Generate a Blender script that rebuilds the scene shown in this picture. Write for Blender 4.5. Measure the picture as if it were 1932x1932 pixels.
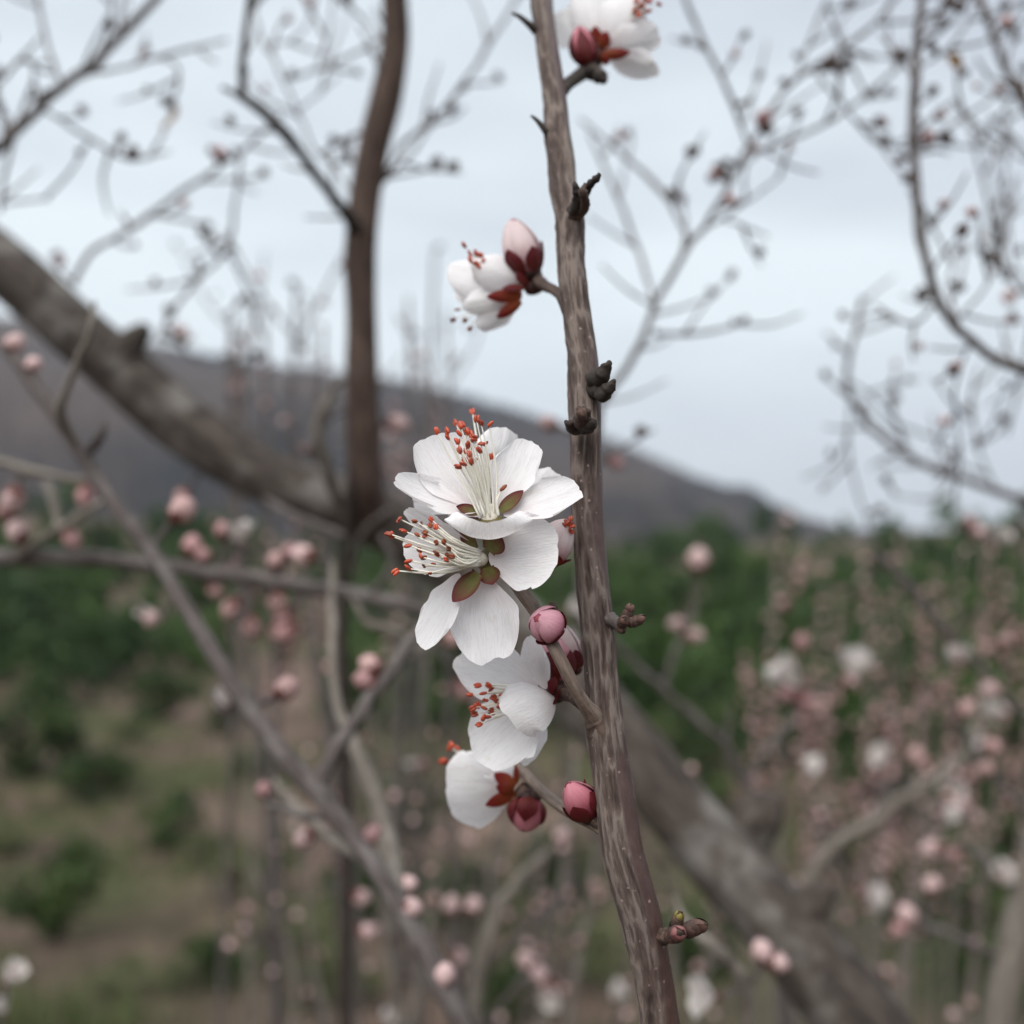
import bpy, math, random
import numpy as np
from mathutils import Vector, Matrix, Quaternion

# ------------------------------------------------------------------ camera, sky, sun, exposure
scene = bpy.context.scene
for o in list(bpy.data.objects):
    bpy.data.objects.remove(o, do_unlink=True)
C = scene.collection
CAM_Z = 1.6
TAN = 0.488                 # tan of half the field of view (square frame)
FOCUS = 0.153
cam_d = bpy.data.cameras.new('camera'); cam = bpy.data.objects.new('camera', cam_d); C.objects.link(cam)
cam.location = (0, 0, CAM_Z); cam.rotation_euler = (math.radians(90), 0, 0)
cam_d.sensor_width = 36; cam_d.lens = 18 / TAN
cam_d.clip_start = 0.01; cam_d.clip_end = 6000
cam_d.dof.use_dof = True; cam_d.dof.focus_distance = FOCUS; cam_d.dof.aperture_fstop = 11.0
scene.camera = cam

SUN_EL, SUN_AZ = math.radians(55), math.radians(206)   # azimuth clockwise from +Y (view direction): behind, a little left
world = bpy.data.worlds.new('World'); scene.world = world; world.use_nodes = True
wn = world.node_tree.nodes; wl = world.node_tree.links
for n in list(wn): wn.remove(n)
wo = wn.new('ShaderNodeOutputWorld'); bg = wn.new('ShaderNodeBackground'); bg.inputs['Strength'].default_value = 0.1
sky = wn.new('ShaderNodeTexSky'); sky.sky_type = 'NISHITA'; sky.sun_disc = False
sky.sun_elevation = SUN_EL; sky.sun_rotation = SUN_AZ; sky.air_density = 1.0; sky.dust_density = 2.0
tc = wn.new('ShaderNodeTexCoord'); mp = wn.new('ShaderNodeMapping'); mp.inputs['Scale'].default_value = (1.0, 1.0, 3.2)
mp.inputs['Rotation'].default_value = (0, 0.35, 0)
nz = wn.new('ShaderNodeTexNoise'); nz.inputs['Scale'].default_value = 1.7; nz.inputs['Detail'].default_value = 3.0; nz.inputs['Roughness'].default_value = 0.5
rp = wn.new('ShaderNodeValToRGB')
rp.color_ramp.elements[0].position = 0.34; rp.color_ramp.elements[0].color = (1.96, 2.16, 2.40, 1)
rp.color_ramp.elements[1].position = 0.64; rp.color_ramp.elements[1].color = (2.92, 3.20, 3.34, 1)
mx = wn.new('ShaderNodeMix'); mx.data_type = 'RGBA'; mx.inputs['Factor'].default_value = 0.97   # thick cloud layer, a little blue through it
wl.new(tc.outputs['Generated'], mp.inputs['Vector']); wl.new(mp.outputs['Vector'], nz.inputs['Vector']); wl.new(nz.outputs['Fac'], rp.inputs['Fac'])
wl.new(sky.outputs['Color'], mx.inputs['A']); wl.new(rp.outputs['Color'], mx.inputs['B'])
wl.new(mx.outputs['Result'], bg.inputs['Color']); wl.new(bg.outputs['Background'], wo.inputs['Surface'])
sd = bpy.data.lights.new('sun', 'SUN'); sd.energy = 1.42; sd.angle = math.radians(60); sd.color = (1.0, 0.965, 0.92)
so = bpy.data.objects.new('sun', sd); C.objects.link(so)
so.location = (-1, -3, 6)
sdir = Vector((math.sin(SUN_AZ) * math.cos(SUN_EL), math.cos(SUN_AZ) * math.cos(SUN_EL), math.sin(SUN_EL)))
so.rotation_euler = sdir.to_track_quat('Z', 'Y').to_euler()
vs = scene.view_settings; vs.view_transform = 'Standard'; vs.look = 'None'; vs.exposure = 1.66; vs.gamma = 1; vs.use_curve_mapping = False
scene.render.engine = 'CYCLES'
scene.cycles.max_bounces = 8; scene.cycles.transmission_bounces = 6; scene.cycles.diffuse_bounces = 4

# ------------------------------------------------------------------ helpers
rng = random.Random(11)
nrg = np.random.default_rng(5)
PX = 966.0                  # half the frame in the units the plan was measured in
def P(u, v, d):             # a point of the place, from its bearing and its distance along the view axis
    return Vector((d * (u - PX) / PX * TAN, d, CAM_Z - d * (v - PX) / PX * TAN))
def pxm(d): return d * TAN / PX      # metres per unit at distance d
WORIG = {}                  # world origin of every object (no parent is ever rotated or scaled)
def vec(a): return Vector(a)

def empty(name, loc, label, cat, group=None):
    o = bpy.data.objects.new(name, None); C.objects.link(o); o.empty_display_size = 0.02
    o.location = loc; WORIG[o.name] = Vector(loc); o['label'] = label; o['category'] = cat
    if group: o['group'] = group
    return o
def place(o, org, parent):
    org = Vector(org); C.objects.link(o); WORIG[o.name] = org
    if parent is not None:
        o.parent = parent; o.location = org - WORIG[parent.name]
    else: o.location = org
def smooth(me):
    me.polygons.foreach_set('use_smooth', np.ones(len(me.polygons), dtype=bool))
def obj(name, V, F, mats, parent=None, org=None, uv=None, attrs=None, mi=None, sm=True):
    V = np.asarray(V, dtype=float)
    if org is None: org = V.mean(axis=0)
    me = bpy.data.meshes.new(name)
    me.from_pydata((V - np.asarray(org)).tolist(), [], [list(map(int, f)) for f in F])
    for m in (mats if isinstance(mats, (list, tuple)) else [mats]): me.materials.append(m)
    if mi is not None: me.polygons.foreach_set('material_index', np.asarray(mi, dtype=np.int32))
    if sm: smooth(me)
    if uv is not None:
        ul = me.uv_layers.new(name='UVMap'); li = np.zeros(len(me.loops), dtype=np.int32); me.loops.foreach_get('vertex_index', li)
        ul.data.foreach_set('uv', np.asarray(uv, dtype=np.float32)[li].ravel())
    if attrs:
        for k, a in attrs.items():
            a = np.asarray(a, dtype=np.float32)
            at = me.attributes.new(k, 'FLOAT_VECTOR' if a.ndim == 2 else 'FLOAT', 'POINT')
            at.data.foreach_set('vector' if a.ndim == 2 else 'value', a.ravel())
    me.update()
    o = bpy.data.objects.new(name, me); place(o, org, parent)
    return o

# lattice noise, periodic in x when px given
def _h(ix, iy, s):
    n = (ix.astype(np.int64) * 374761393 + iy.astype(np.int64) * 668265263 + s * 1274126177) & 0x7fffffff
    n = ((n ^ (n >> 13)) * 1274126177) & 0x7fffffff
    return ((n ^ (n >> 16)) & 0xffff) / 65535.0
def vnoise(x, y, s=0, per=None):
    x = np.asarray(x, float); y = np.asarray(y, float)
    x0 = np.floor(x); y0 = np.floor(y); fx = x - x0; fy = y - y0
    fx = fx * fx * (3 - 2 * fx); fy = fy * fy * (3 - 2 * fy)
    a0, a1 = x0, x0 + 1
    if per: a0 = np.mod(a0, per); a1 = np.mod(a1, per)
    return (_h(a0, y0, s) * (1 - fx) + _h(a1, y0, s) * fx) * (1 - fy) + (_h(a0, y0 + 1, s) * (1 - fx) + _h(a1, y0 + 1, s) * fx) * fy

def catmull(pts, sub):
    pts = np.asarray(pts, float); n = len(pts); out = []
    if n == 2:
        t = np.linspace(0, 1, sub + 1)[:, None]; return pts[0] * (1 - t) + pts[1] * t
    h = np.linalg.norm(np.diff(pts[:, :3], axis=0), axis=1) + 1e-9; sl = np.diff(pts, axis=0) / h[:, None]
    m = np.empty_like(pts); m[0] = sl[0]; m[-1] = sl[-1]
    m[1:-1] = (sl[:-1] * h[1:, None] + sl[1:] * h[:-1, None]) / (h[1:] + h[:-1])[:, None]
    for i in range(n - 1):
        for k in range(sub):
            t = k / sub; t2 = t * t; t3 = t2 * t
            out.append((2 * t3 - 3 * t2 + 1) * pts[i] + (t3 - 2 * t2 + t) * h[i] * m[i] + (3 * t2 - 2 * t3) * pts[i + 1] + (t3 - t2) * h[i] * m[i + 1])
    out.append(pts[-1]); return np.array(out)
def tube(pts, n=10, sub=5, wob=0.0, disp=None, ref=(1, 0, 0)):
    """pts: rows x, y, z, radius.  Returns verts, faces, bark coordinates (mm)."""
    S = catmull(pts, sub); X = S[:, :3]; R = np.maximum(S[:, 3], 1e-5)
    m = len(X)
    T = np.gradient(X, axis=0); T /= np.linalg.norm(T, axis=1)[:, None] + 1e-12
    L = np.concatenate([[0], np.cumsum(np.linalg.norm(np.diff(X, axis=0), axis=1))])
    r = np.asarray(ref, float); A = []
    if abs(np.dot(r, T[0])) > 0.9: r = np.array([0, 1.0, 0])
    for i in range(m):
        r = r - np.dot(r, T[i]) * T[i]; r /= np.linalg.norm(r) + 1e-12; A.append(r.copy())
    A = np.array(A); B = np.cross(T, A)
    th = np.linspace(0, 2 * math.pi, n, endpoint=False)
    RR = np.repeat(R[:, None], n, axis=1)
    TH = np.repeat(th[None, :], m, axis=0); LL = np.repeat(L[:, None], n, axis=1)
    if wob:
        s = rng.randrange(9999); per = 5
        RR = RR * (1 + wob * (vnoise(TH / (2 * math.pi) * per, LL / (R.mean() * 2.2), s, per) - 0.5) * 2 + wob * 0.6 * (vnoise(TH * 0, LL / (R.mean() * 5.0), s + 7) - 0.5) * 2)
    ex = {}
    if disp is not None: RR, ex = disp(RR, TH, LL)
    V = X[:, None, :] + RR[:, :, None] * (np.cos(TH)[:, :, None] * A[:, None, :] + np.sin(TH)[:, :, None] * B[:, None, :])
    bark = np.stack([R[:, None] * np.cos(TH) * 1000, R[:, None] * np.sin(TH) * 1000, LL * 1000], axis=2).reshape(-1, 3)
    V = V.reshape(-1, 3)
    F = []
    for i in range(m - 1):
        a = i * n; b = a + n
        for j in range(n):
            k = (j + 1) % n; F.append((a + j, a + k, b + k, b + j))
    c0 = len(V); V = np.vstack([V, X[0], X[-1] + T[-1] * R[-1] * 0.5]); bark = np.vstack([bark, [0, 0, 0], [0, 0, L[-1] * 1000]])
    for j in range(n):
        k = (j + 1) % n; F.append((c0, k, j)); F.append((c0 + 1, (m - 1) * n + j, (m - 1) * n + k))
    ex = {k: np.concatenate([v.ravel(), [v.ravel()[0], v.ravel()[-1]]]) for k, v in ex.items()}
    ex['bark'] = bark
    return V, F, ex
def tube_obj(name, pts, mat, parent, **kw):
    V, F, ex = tube(pts, **kw)
    return obj(name, V, F, mat, parent, attrs=ex)

# ------------------------------------------------------------------ materials
def mat(name):
    m = bpy.data.materials.new(name); m.use_nodes = True; nt = m.node_tree
    for n in list(nt.nodes): nt.nodes.remove(n)
    return m, nt.nodes, nt.links, nt.nodes.new('ShaderNodeOutputMaterial')
def node(ns, t, **kw):
    n = ns.new(t)
    for k, v in kw.items():
        if k in n.inputs: n.inputs[k].default_value = v
        else: setattr(n, k, v)
    return n
def ramp(ns, stops):
    r = ns.new('ShaderNodeValToRGB'); e = r.color_ramp.elements
    while len(e) > 1: e.remove(e[-1])
    e[0].position = stops[0][0]; e[0].color = (*stops[0][1], 1)
    for p, c in stops[1:]:
        x = e.new(p); x.color = (*c, 1)
    return r
def mixc(ns, ls, f, a, b, mode='MIX'):
    m = ns.new('ShaderNodeMix'); m.data_type = 'RGBA'; m.blend_type = mode
    for sock, val in (('Factor', f), ('A', a), ('B', b)):
        if isinstance(val, (int, float)): m.inputs[sock].default_value = val
        elif isinstance(val, tuple): m.inputs[sock].default_value = (*val, 1)
        else: ls.new(val, m.inputs[sock])
    return m.outputs['Result']

def bark_mat(name, light, mid, dark, zs=0.12, scale=0.9, patch=0.05, patchcol=None, bump=0.4, rough=0.85):
    m, ns, ls, out = mat(name)
    at = node(ns, 'ShaderNodeAttribute', attribute_name='bark')
    mpg = ns.new('ShaderNodeMapping'); mpg.inputs['Scale'].default_value = (1, 1, zs); ls.new(at.outputs['Vector'], mpg.inputs['Vector'])
    n1 = node(ns, 'ShaderNodeTexNoise', Scale=scale, Detail=6.0, Roughness=0.65); ls.new(mpg.outputs['Vector'], n1.inputs['Vector'])
    n2 = node(ns, 'ShaderNodeTexNoise', Scale=patch, Detail=4.0, Roughness=0.6); ls.new(at.outputs['Vector'], n2.inputs['Vector'])
    r1 = ramp(ns, [(0.34, dark), (0.5, mid), (0.66, light)]); ls.new(n1.outputs['Fac'], r1.inputs['Fac'])
    r2 = ramp(ns, [(0.50, (0, 0, 0)), (0.66, (1, 1, 1))]); ls.new(n2.outputs['Fac'], r2.inputs['Fac'])
    col = mixc(ns, ls, r2.outputs['Color'], r1.outputs['Color'], mixc(ns, ls, 0.55, r1.outputs['Color'], patchcol or light))
    b = node(ns, 'ShaderNodeBsdfPrincipled', Roughness=rough); ls.new(col, b.inputs['Base Color'])
    bp = node(ns, 'ShaderNodeBump', Strength=bump, Distance=0.0006); ls.new(n1.outputs['Fac'], bp.inputs['Height']); ls.new(bp.outputs['Normal'], b.inputs['Normal'])
    ls.new(b.outputs['BSDF'], out.inputs['Surface']); return m
M = {}
M['limb'] = bark_mat('limb_bark', (0.066, 0.053, 0.043), (0.034, 0.024, 0.018), (0.011, 0.007, 0.005), zs=0.35, scale=0.22, patch=0.035, patchcol=(0.22, 0.205, 0.19))
M['brown'] = bark_mat('brown_bark', (0.115, 0.077, 0.060), (0.072, 0.046, 0.036), (0.034, 0.020, 0.015), zs=0.2, scale=0.4, patch=0.06)
M['grey'] = bark_mat('grey_bark', (0.125, 0.108, 0.104), (0.075, 0.061, 0.057), (0.034, 0.026, 0.023), zs=0.2, scale=0.6, patch=0.08, patchcol=(0.16, 0.145, 0.14))
M['pale'] = bark_mat('pale_bark', (0.21, 0.19, 0.165), (0.145, 0.125, 0.105), (0.08, 0.063, 0.052), zs=0.2, scale=0.5, patch=0.07)
M['dark'] = bark_mat('dark_bark', (0.042, 0.029, 0.023), (0.024, 0.016, 0.012), (0.011, 0.008, 0.006), zs=0.3, scale=0.5, patch=0.07)
M['twig'] = bark_mat('twig_bark', (0.22, 0.175, 0.14), (0.14, 0.10, 0.08), (0.07, 0.046, 0.037), zs=0.15, scale=1.6, patch=0.3, bump=0.25, rough=0.7)
M['scale'] = bark_mat('bud_scale', (0.12, 0.07, 0.05), (0.045, 0.026, 0.02), (0.015, 0.009, 0.007), zs=1, scale=1.5, patch=0.4)

def stem_mat():
    m, ns, ls, out = mat('fissured_stem_bark')
    at = node(ns, 'ShaderNodeAttribute', attribute_name='bark'); ro = node(ns, 'ShaderNodeAttribute', attribute_name='rough'); ri = node(ns, 'ShaderNodeAttribute', attribute_name='ridge')
    mpg = ns.new('ShaderNodeMapping'); mpg.inputs['Scale'].default_value = (1, 1, 0.16); ls.new(at.outputs['Vector'], mpg.inputs['Vector'])
    n1 = node(ns, 'ShaderNodeTexNoise', Scale=3.2, Detail=5.0, Roughness=0.65); ls.new(mpg.outputs['Vector'], n1.inputs['Vector'])
    n2 = node(ns, 'ShaderNodeTexNoise', Scale=0.45, Detail=4.0, Roughness=0.6); ls.new(at.outputs['Vector'], n2.inputs['Vector'])
    n3 = node(ns, 'ShaderNodeTexNoise', Scale=1.3, Detail=4.0, Roughness=0.6); ls.new(at.outputs['Vector'], n3.inputs['Vector'])
    # fibrous grey outer bark over brown inner bark; crevice shade also painted in dark
    ad = node(ns, 'ShaderNodeMath', operation='MULTIPLY_ADD'); ls.new(n1.outputs['Fac'], ad.inputs[0]); ad.inputs[1].default_value = 0.7; ls.new(ri.outputs['Fac'], ad.inputs[2])
    rough_c = ramp(ns, [(0.50, (0.016, 0.009, 0.007)), (0.68, (0.046, 0.029, 0.023)), (0.88, (0.080, 0.056, 0.048)), (1.06, (0.14, 0.110, 0.095))]); ls.new(ad.outputs[0], rough_c.inputs['Fac'])
    smooth_c = ramp(ns, [(0.3, (0.040, 0.018, 0.014)), (0.55, (0.068, 0.033, 0.027)), (0.75, (0.095, 0.056, 0.049))]); ls.new(n2.outputs['Fac'], smooth_c.inputs['Fac'])
    sc = mixc(ns, ls, 0.35, smooth_c.outputs['Color'], mixc(ns, ls, n1.outputs['Fac'], (0.025, 0.013, 0.011), (0.10, 0.068, 0.064)))
    col = mixc(ns, ls, ro.outputs['Fac'], sc, rough_c.outputs['Color'])
    vo = node(ns, 'ShaderNodeTexVoronoi', Scale=0.62); ls.new(at.outputs['Vector'], vo.inputs['Vector'])      # lenticels
    lr = ramp(ns, [(0.10, (1, 1, 1)), (0.17, (0, 0, 0))]); ls.new(vo.outputs['Distance'], lr.inputs['Fac'])
    gate = node(ns, 'ShaderNodeMath', operation='GREATER_THAN'); ls.new(n3.outputs['Fac'], gate.inputs[0]); gate.inputs[1].default_value = 0.5
    lm = node(ns, 'ShaderNodeMath', operation='MULTIPLY'); ls.new(lr.outputs['Color'], lm.inputs[0]); ls.new(gate.outputs[0], lm.inputs[1])
    col = mixc(ns, ls, lm.outputs[0], col, (0.22, 0.16, 0.15))
    b = node(ns, 'ShaderNodeBsdfPrincipled'); ls.new(col, b.inputs['Base Color'])
    rr = node(ns, 'ShaderNodeMapRange'); ls.new(ro.outputs['Fac'], rr.inputs['Value']); rr.inputs['To Min'].default_value = 0.38; rr.inputs['To Max'].default_value = 0.88; ls.new(rr.outputs['Result'], b.inputs['Roughness'])
    bp = node(ns, 'ShaderNodeBump', Strength=0.5, Distance=0.00025); ls.new(n1.outputs['Fac'], bp.inputs['Height']); ls.new(bp.outputs['Normal'], b.inputs['Normal'])
    ls.new(b.outputs['BSDF'], out.inputs['Surface']); return m
M['stem'] = stem_mat()

def petal_mat(name, tip, base, vein, trans=0.34, b0=0.0, b1=0.3, veinamt=0.25, stain=0.0, edge=False):
    m, ns, ls, out = mat(name)
    uv = node(ns, 'ShaderNodeUVMap'); sp = ns.new('ShaderNodeSeparateXYZ'); ls.new(uv.outputs['UV'], sp.inputs[0])
    oi = ns.new('ShaderNodeObjectInfo')
    mpg = ns.new('ShaderNodeMapping'); mpg.inputs['Scale'].default_value = (9, 0.9, 1); ls.new(uv.outputs['UV'], mpg.inputs['Vector'])
    cx = ns.new('ShaderNodeCombineXYZ'); ls.new(oi.outputs['Random'], cx.inputs['Z']); 
    addv = node(ns, 'ShaderNodeVectorMath', operation='ADD'); ls.new(mpg.outputs['Vector'], addv.inputs[0]); 
    mulz = node(ns, 'ShaderNodeVectorMath', operation='SCALE'); ls.new(cx.outputs[0], mulz.inputs[0]); mulz.inputs['Scale'].default_value = 37.0; ls.new(mulz.outputs[0], addv.inputs[1])
    nv = node(ns, 'ShaderNodeTexNoise', Scale=2.2, Detail=4.0, Roughness=0.6, Distortion=0.4); ls.new(addv.outputs[0], nv.inputs['Vector'])
    vr = ramp(ns, [(0.46, (0, 0, 0)), (0.50, (1, 1, 1)), (0.54, (0, 0, 0))]); ls.new(nv.outputs['Fac'], vr.inputs['Fac'])
    br = node(ns, 'ShaderNodeMapRange'); br.inputs['From Min'].default_value = b0; br.inputs['From Max'].default_value = b1; ls.new(sp.outputs['Y'], br.inputs['Value'])
    col = mixc(ns, ls, br.outputs['Result'], base, tip)
    if edge:
        e1 = node(ns, 'ShaderNodeMath', operation='MULTIPLY_ADD'); ls.new(sp.outputs['X'], e1.inputs[0]); e1.inputs[1].default_value = 2; e1.inputs[2].default_value = -1
        e2 = node(ns, 'ShaderNodeMath', operation='ABSOLUTE'); ls.new(e1.outputs[0], e2.inputs[0]); e3 = node(ns, 'ShaderNodeMapRange'); e3.inputs['From Min'].default_value = 0.45; ls.new(e2.outputs[0], e3.inputs['Value'])
        col = mixc(ns, ls, e3.outputs['Result'], col, tip)
    vm = node(ns, 'ShaderNodeMath', operation='MULTIPLY'); ls.new(vr.outputs['Color'], vm.inputs[0]); vm.inputs[1].default_value = veinamt
    col = mixc(ns, ls, vm.outputs[0], col, vein)
    fine = node(ns, 'ShaderNodeTexNoise', Scale=5.0, Detail=5.0); ls.new(addv.outputs[0], fine.inputs['Vector'])
    if stain:
        sn = node(ns, 'ShaderNodeTexNoise', Scale=2.6, Detail=3.0); ls.new(addv.outputs[0], sn.inputs['Vector'])
        sn2 = node(ns, 'ShaderNodeVectorMath', operation='ADD'); ls.new(uv.outputs['UV'], sn2.inputs[0]); ls.new(mulz.outputs[0], sn2.inputs[1]); ls.new(sn2.outputs[0], sn.inputs['Vector'])
        sr = ramp(ns, [(0.66, (0, 0, 0)), (0.8, (1, 1, 1))]); ls.new(sn.outputs['Fac'], sr.inputs['Fac'])
        sm = node(ns, 'ShaderNodeMath', operation='MULTIPLY'); ls.new(sr.outputs['Color'], sm.inputs[0]); sm.inputs[1].default_value = stain
        col = mixc(ns, ls, sm.outputs[0], col, (0.62, 0.55, 0.40))
    b = node(ns, 'ShaderNodeBsdfPrincipled', Roughness=0.55); b.inputs['Specular IOR Level'].default_value = 0.25; ls.new(col, b.inputs['Base Color'])
    t = ns.new('ShaderNodeBsdfTranslucent'); ls.new(col, t.inputs['Color'])
    bp = node(ns, 'ShaderNodeBump', Strength=0.45, Distance=0.00025); ls.new(fine.outputs['Fac'], bp.inputs['Height'])
    ls.new(bp.outputs['Normal'], b.inputs['Normal']); ls.new(bp.outputs['Normal'], t.inputs['Normal'])
    ms = ns.new('ShaderNodeMixShader'); ms.inputs[0].default_value = trans; ls.new(b.outputs['BSDF'], ms.inputs[1]); ls.new(t.outputs['BSDF'], ms.inputs[2])
    ls.new(ms.outputs[0], out.inputs['Surface']); return m
M['petal'] = petal_mat('white_petal', (0.865, 0.855, 0.865), (0.82, 0.74, 0.74), (0.60, 0.50, 0.54), trans=0.42, b0=0.0, b1=0.45, veinamt=0.3, stain=0.5)
M['petal_pink'] = petal_mat('blush_petal', (0.80, 0.68, 0.68), (0.48, 0.19, 0.22), (0.58, 0.33, 0.38), b0=0.05, b1=0.6, veinamt=0.3)
M['budpetal'] = petal_mat('pink_bud_petal', (0.66, 0.36, 0.42), (0.40, 0.10, 0.15), (0.38, 0.12, 0.18), trans=0.25, b0=0.1, b1=0.8, veinamt=0.35)
M['rosepetal'] = petal_mat('rose_bud_petal', (0.60, 0.24, 0.29), (0.22, 0.018, 0.035), (0.26, 0.03, 0.06), trans=0.2, b0=0.1, b1=0.95, veinamt=0.35)
M['sepal'] = petal_mat('red_sepal', (0.12, 0.012, 0.016), (0.16, 0.03, 0.02), (0.05, 0.005, 0.007), trans=0.25, b0=0.0, b1=0.6, veinamt=0.4)
M['sepal_orange'] = petal_mat('orange_red_sepal', (0.20, 0.018, 0.014), (0.34, 0.09, 0.03), (0.1, 0.01, 0.01), trans=0.35, b0=0.0, b1=0.75, veinamt=0.3)
M['sepal_green'] = petal_mat('olive_sepal', (0.13, 0.02, 0.026), (0.15, 0.145, 0.042), (0.08, 0.022, 0.02), trans=0.25, b0=0.3, b1=0.95, veinamt=0.6, edge=True)
def plain(name, col, rough=0.5, trans=0.0, noise=None, var=0.0, spec=0.4):
    m, ns, ls, out = mat(name)
    b = node(ns, 'ShaderNodeBsdfPrincipled', Roughness=rough); b.inputs['Specular IOR Level'].default_value = spec
    to = node(ns, 'ShaderNodeTexCoord'); n1 = node(ns, 'ShaderNodeTexNoise', Scale=noise or 900.0, Detail=3.0); ls.new(to.outputs['Object'], n1.inputs['Vector'])
    r = ramp(ns, [(0.3, tuple(c * (1 - var) for c in col)), (0.7, tuple(min(1, c * (1 + var)) for c in col))]); ls.new(n1.outputs['Fac'], r.inputs['Fac'])
    oi = ns.new('ShaderNodeObjectInfo'); hs = ns.new('ShaderNodeHueSaturation'); mr = node(ns, 'ShaderNodeMapRange'); ls.new(oi.outputs['Random'], mr.inputs['Value']); mr.inputs['To Min'].default_value = 1 - var * 0.9; mr.inputs['To Max'].default_value = 1 + var * 0.9
    ls.new(mr.outputs['Result'], hs.inputs['Value']); ls.new(r.outputs['Color'], hs.inputs['Color'])
    ls.new(hs.outputs['Color'], b.inputs['Base Color'])
    if trans:
        t = ns.new('ShaderNodeBsdfTranslucent'); ls.new(hs.outputs['Color'], t.inputs['Color']); ms = ns.new('ShaderNodeMixShader'); ms.inputs[0].default_value = trans
        ls.new(b.outputs['BSDF'], ms.inputs[1]); ls.new(t.outputs['BSDF'], ms.inputs[2]); ls.new(ms.outputs[0], out.inputs['Surface'])
    else: ls.new(b.outputs['BSDF'], out.inputs['Surface'])
    return m
M['anther'] = plain('orange_red_anther', (0.36, 0.052, 0.02), 0.45, 0.0, 1500.0, 0.3, 0.5)
M['anther_brown'] = plain('brown_anther', (0.17, 0.04, 0.014), 0.55, 0.0, 1500.0, 0.45, 0.4)
M['filament'] = plain('white_filament', (0.88, 0.86, 0.78), 0.4, 0.3, 600.0, 0.04, 0.3)
M['pistil'] = plain('green_white_pistil', (0.62, 0.60, 0.36), 0.5, 0.2, 600.0, 0.1)
M['calyx'] = plain('olive_red_calyx', (0.11, 0.085, 0.025), 0.6, 0.0, 500.0, 0.4)
M['calyx_dark'] = plain('dark_red_calyx', (0.035, 0.009, 0.008), 0.6, 0.0, 500.0, 0.5)
M['farpink'] = plain('pale_pink_petals', (0.56, 0.40, 0.39), 0.55, 0.25, 300.0, 0.22)
M['farrose'] = plain('rose_petals', (0.42, 0.24, 0.24), 0.55, 0.2, 300.0, 0.25)
M['farmauve'] = plain('dusky_pink_petals', (0.44, 0.285, 0.27), 0.6, 0.2, 300.0, 0.3)
M['farwhite'] = plain('white_petals', (0.60, 0.555, 0.53), 0.5, 0.3, 300.0, 0.05)
M['farsepal'] = plain('dull_red_sepals', (0.10, 0.034, 0.028), 0.6, 0.0, 300.0, 0.3)
M['leaf_yellow'] = plain('yellow_leaf', (0.42, 0.28, 0.07), 0.6, 0.3, 200.0, 0.2)
M['leaf_ochre'] = plain('ochre_leaf', (0.2, 0.11, 0.03), 0.6, 0.3, 200.0, 0.2)

def foliage_mat(name, c1, c2, sc):
    m, ns, ls, out = mat(name)
    ge = ns.new('ShaderNodeNewGeometry'); n1 = node(ns, 'ShaderNodeTexNoise', Scale=sc, Detail=3.0, Roughness=0.6); ls.new(ge.outputs['Position'], n1.inputs['Vector'])
    r = ramp(ns, [(0.36, c1), (0.64, c2)]); ls.new(n1.outputs['Fac'], r.inputs['Fac'])
    b = node(ns, 'ShaderNodeBsdfPrincipled', Roughness=0.6); b.inputs['Specular IOR Level'].default_value = 0.25; ls.new(r.outputs['Color'], b.inputs['Base Color'])
    t = ns.new('ShaderNodeBsdfTranslucent'); ls.new(r.outputs['Color'], t.inputs['Color']); ms = ns.new('ShaderNodeMixShader'); ms.inputs[0].default_value = 0.2
    ls.new(b.outputs['BSDF'], ms.inputs[1]); ls.new(t.outputs['BSDF'], ms.inputs[2]); ls.new(ms.outputs[0], out.inputs['Surface']); return m
M['forest'] = foliage_mat('forest_foliage', (0.017, 0.040, 0.011), (0.062, 0.110, 0.026), 0.13)
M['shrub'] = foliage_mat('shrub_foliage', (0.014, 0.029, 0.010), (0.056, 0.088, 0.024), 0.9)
M['shrub_olive'] = foliage_mat('olive_foliage', (0.065, 0.080, 0.032), (0.14, 0.15, 0.075), 0.9)  # paler, yellower leaf colour than the dark green shrubs
M['dry'] = foliage_mat('dry_grass_blades', (0.10, 0.08, 0.058), (0.19, 0.16, 0.12), 2.0)
M['weed'] = foliage_mat('weed_leaves', (0.042, 0.062, 0.020), (0.105, 0.125, 0.050), 2.0)
def ground_mat():
    m, ns, ls, out = mat('dry_hillside_soil')
    ge = ns.new('ShaderNodeNewGeometry')
    n1 = node(ns, 'ShaderNodeTexNoise', Scale=0.16, Detail=6.0, Roughness=0.62); ls.new(ge.outputs['Position'], n1.inputs['Vector'])
    n2 = node(ns, 'ShaderNodeTexNoise', Scale=0.9, Detail=5.0, Roughness=0.65); ls.new(ge.outputs['Position'], n2.inputs['Vector'])
    r1 = ramp(ns, [(0.34, (0.050, 0.058, 0.026)), (0.45, (0.078, 0.070, 0.043)), (0.54, (0.105, 0.075, 0.062)), (0.72, (0.15, 0.115, 0.095))]); ls.new(n1.outputs['Fac'], r1.inputs['Fac'])
    r2 = ramp(ns, [(0.3, (0.55, 0.55, 0.55)), (0.7, (1.35, 1.3, 1.25))]); ls.new(n2.outputs['Fac'], r2.inputs['Fac'])
    col = mixc(ns, ls, 1.0, r1.outputs['Color'], r2.outputs['Color'], 'MULTIPLY')
    b = node(ns, 'ShaderNodeBsdfPrincipled', Roughness=0.95); b.inputs['Specular IOR Level'].default_value = 0.1; ls.new(col, b.inputs['Base Color'])
    bp = node(ns, 'ShaderNodeBump', Strength=0.6, Distance=0.1); ls.new(n2.outputs['Fac'], bp.inputs['Height']); ls.new(bp.outputs['Normal'], b.inputs['Normal'])
    ls.new(b.outputs['BSDF'], out.inputs['Surface']); return m
M['ground'] = ground_mat()
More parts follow.
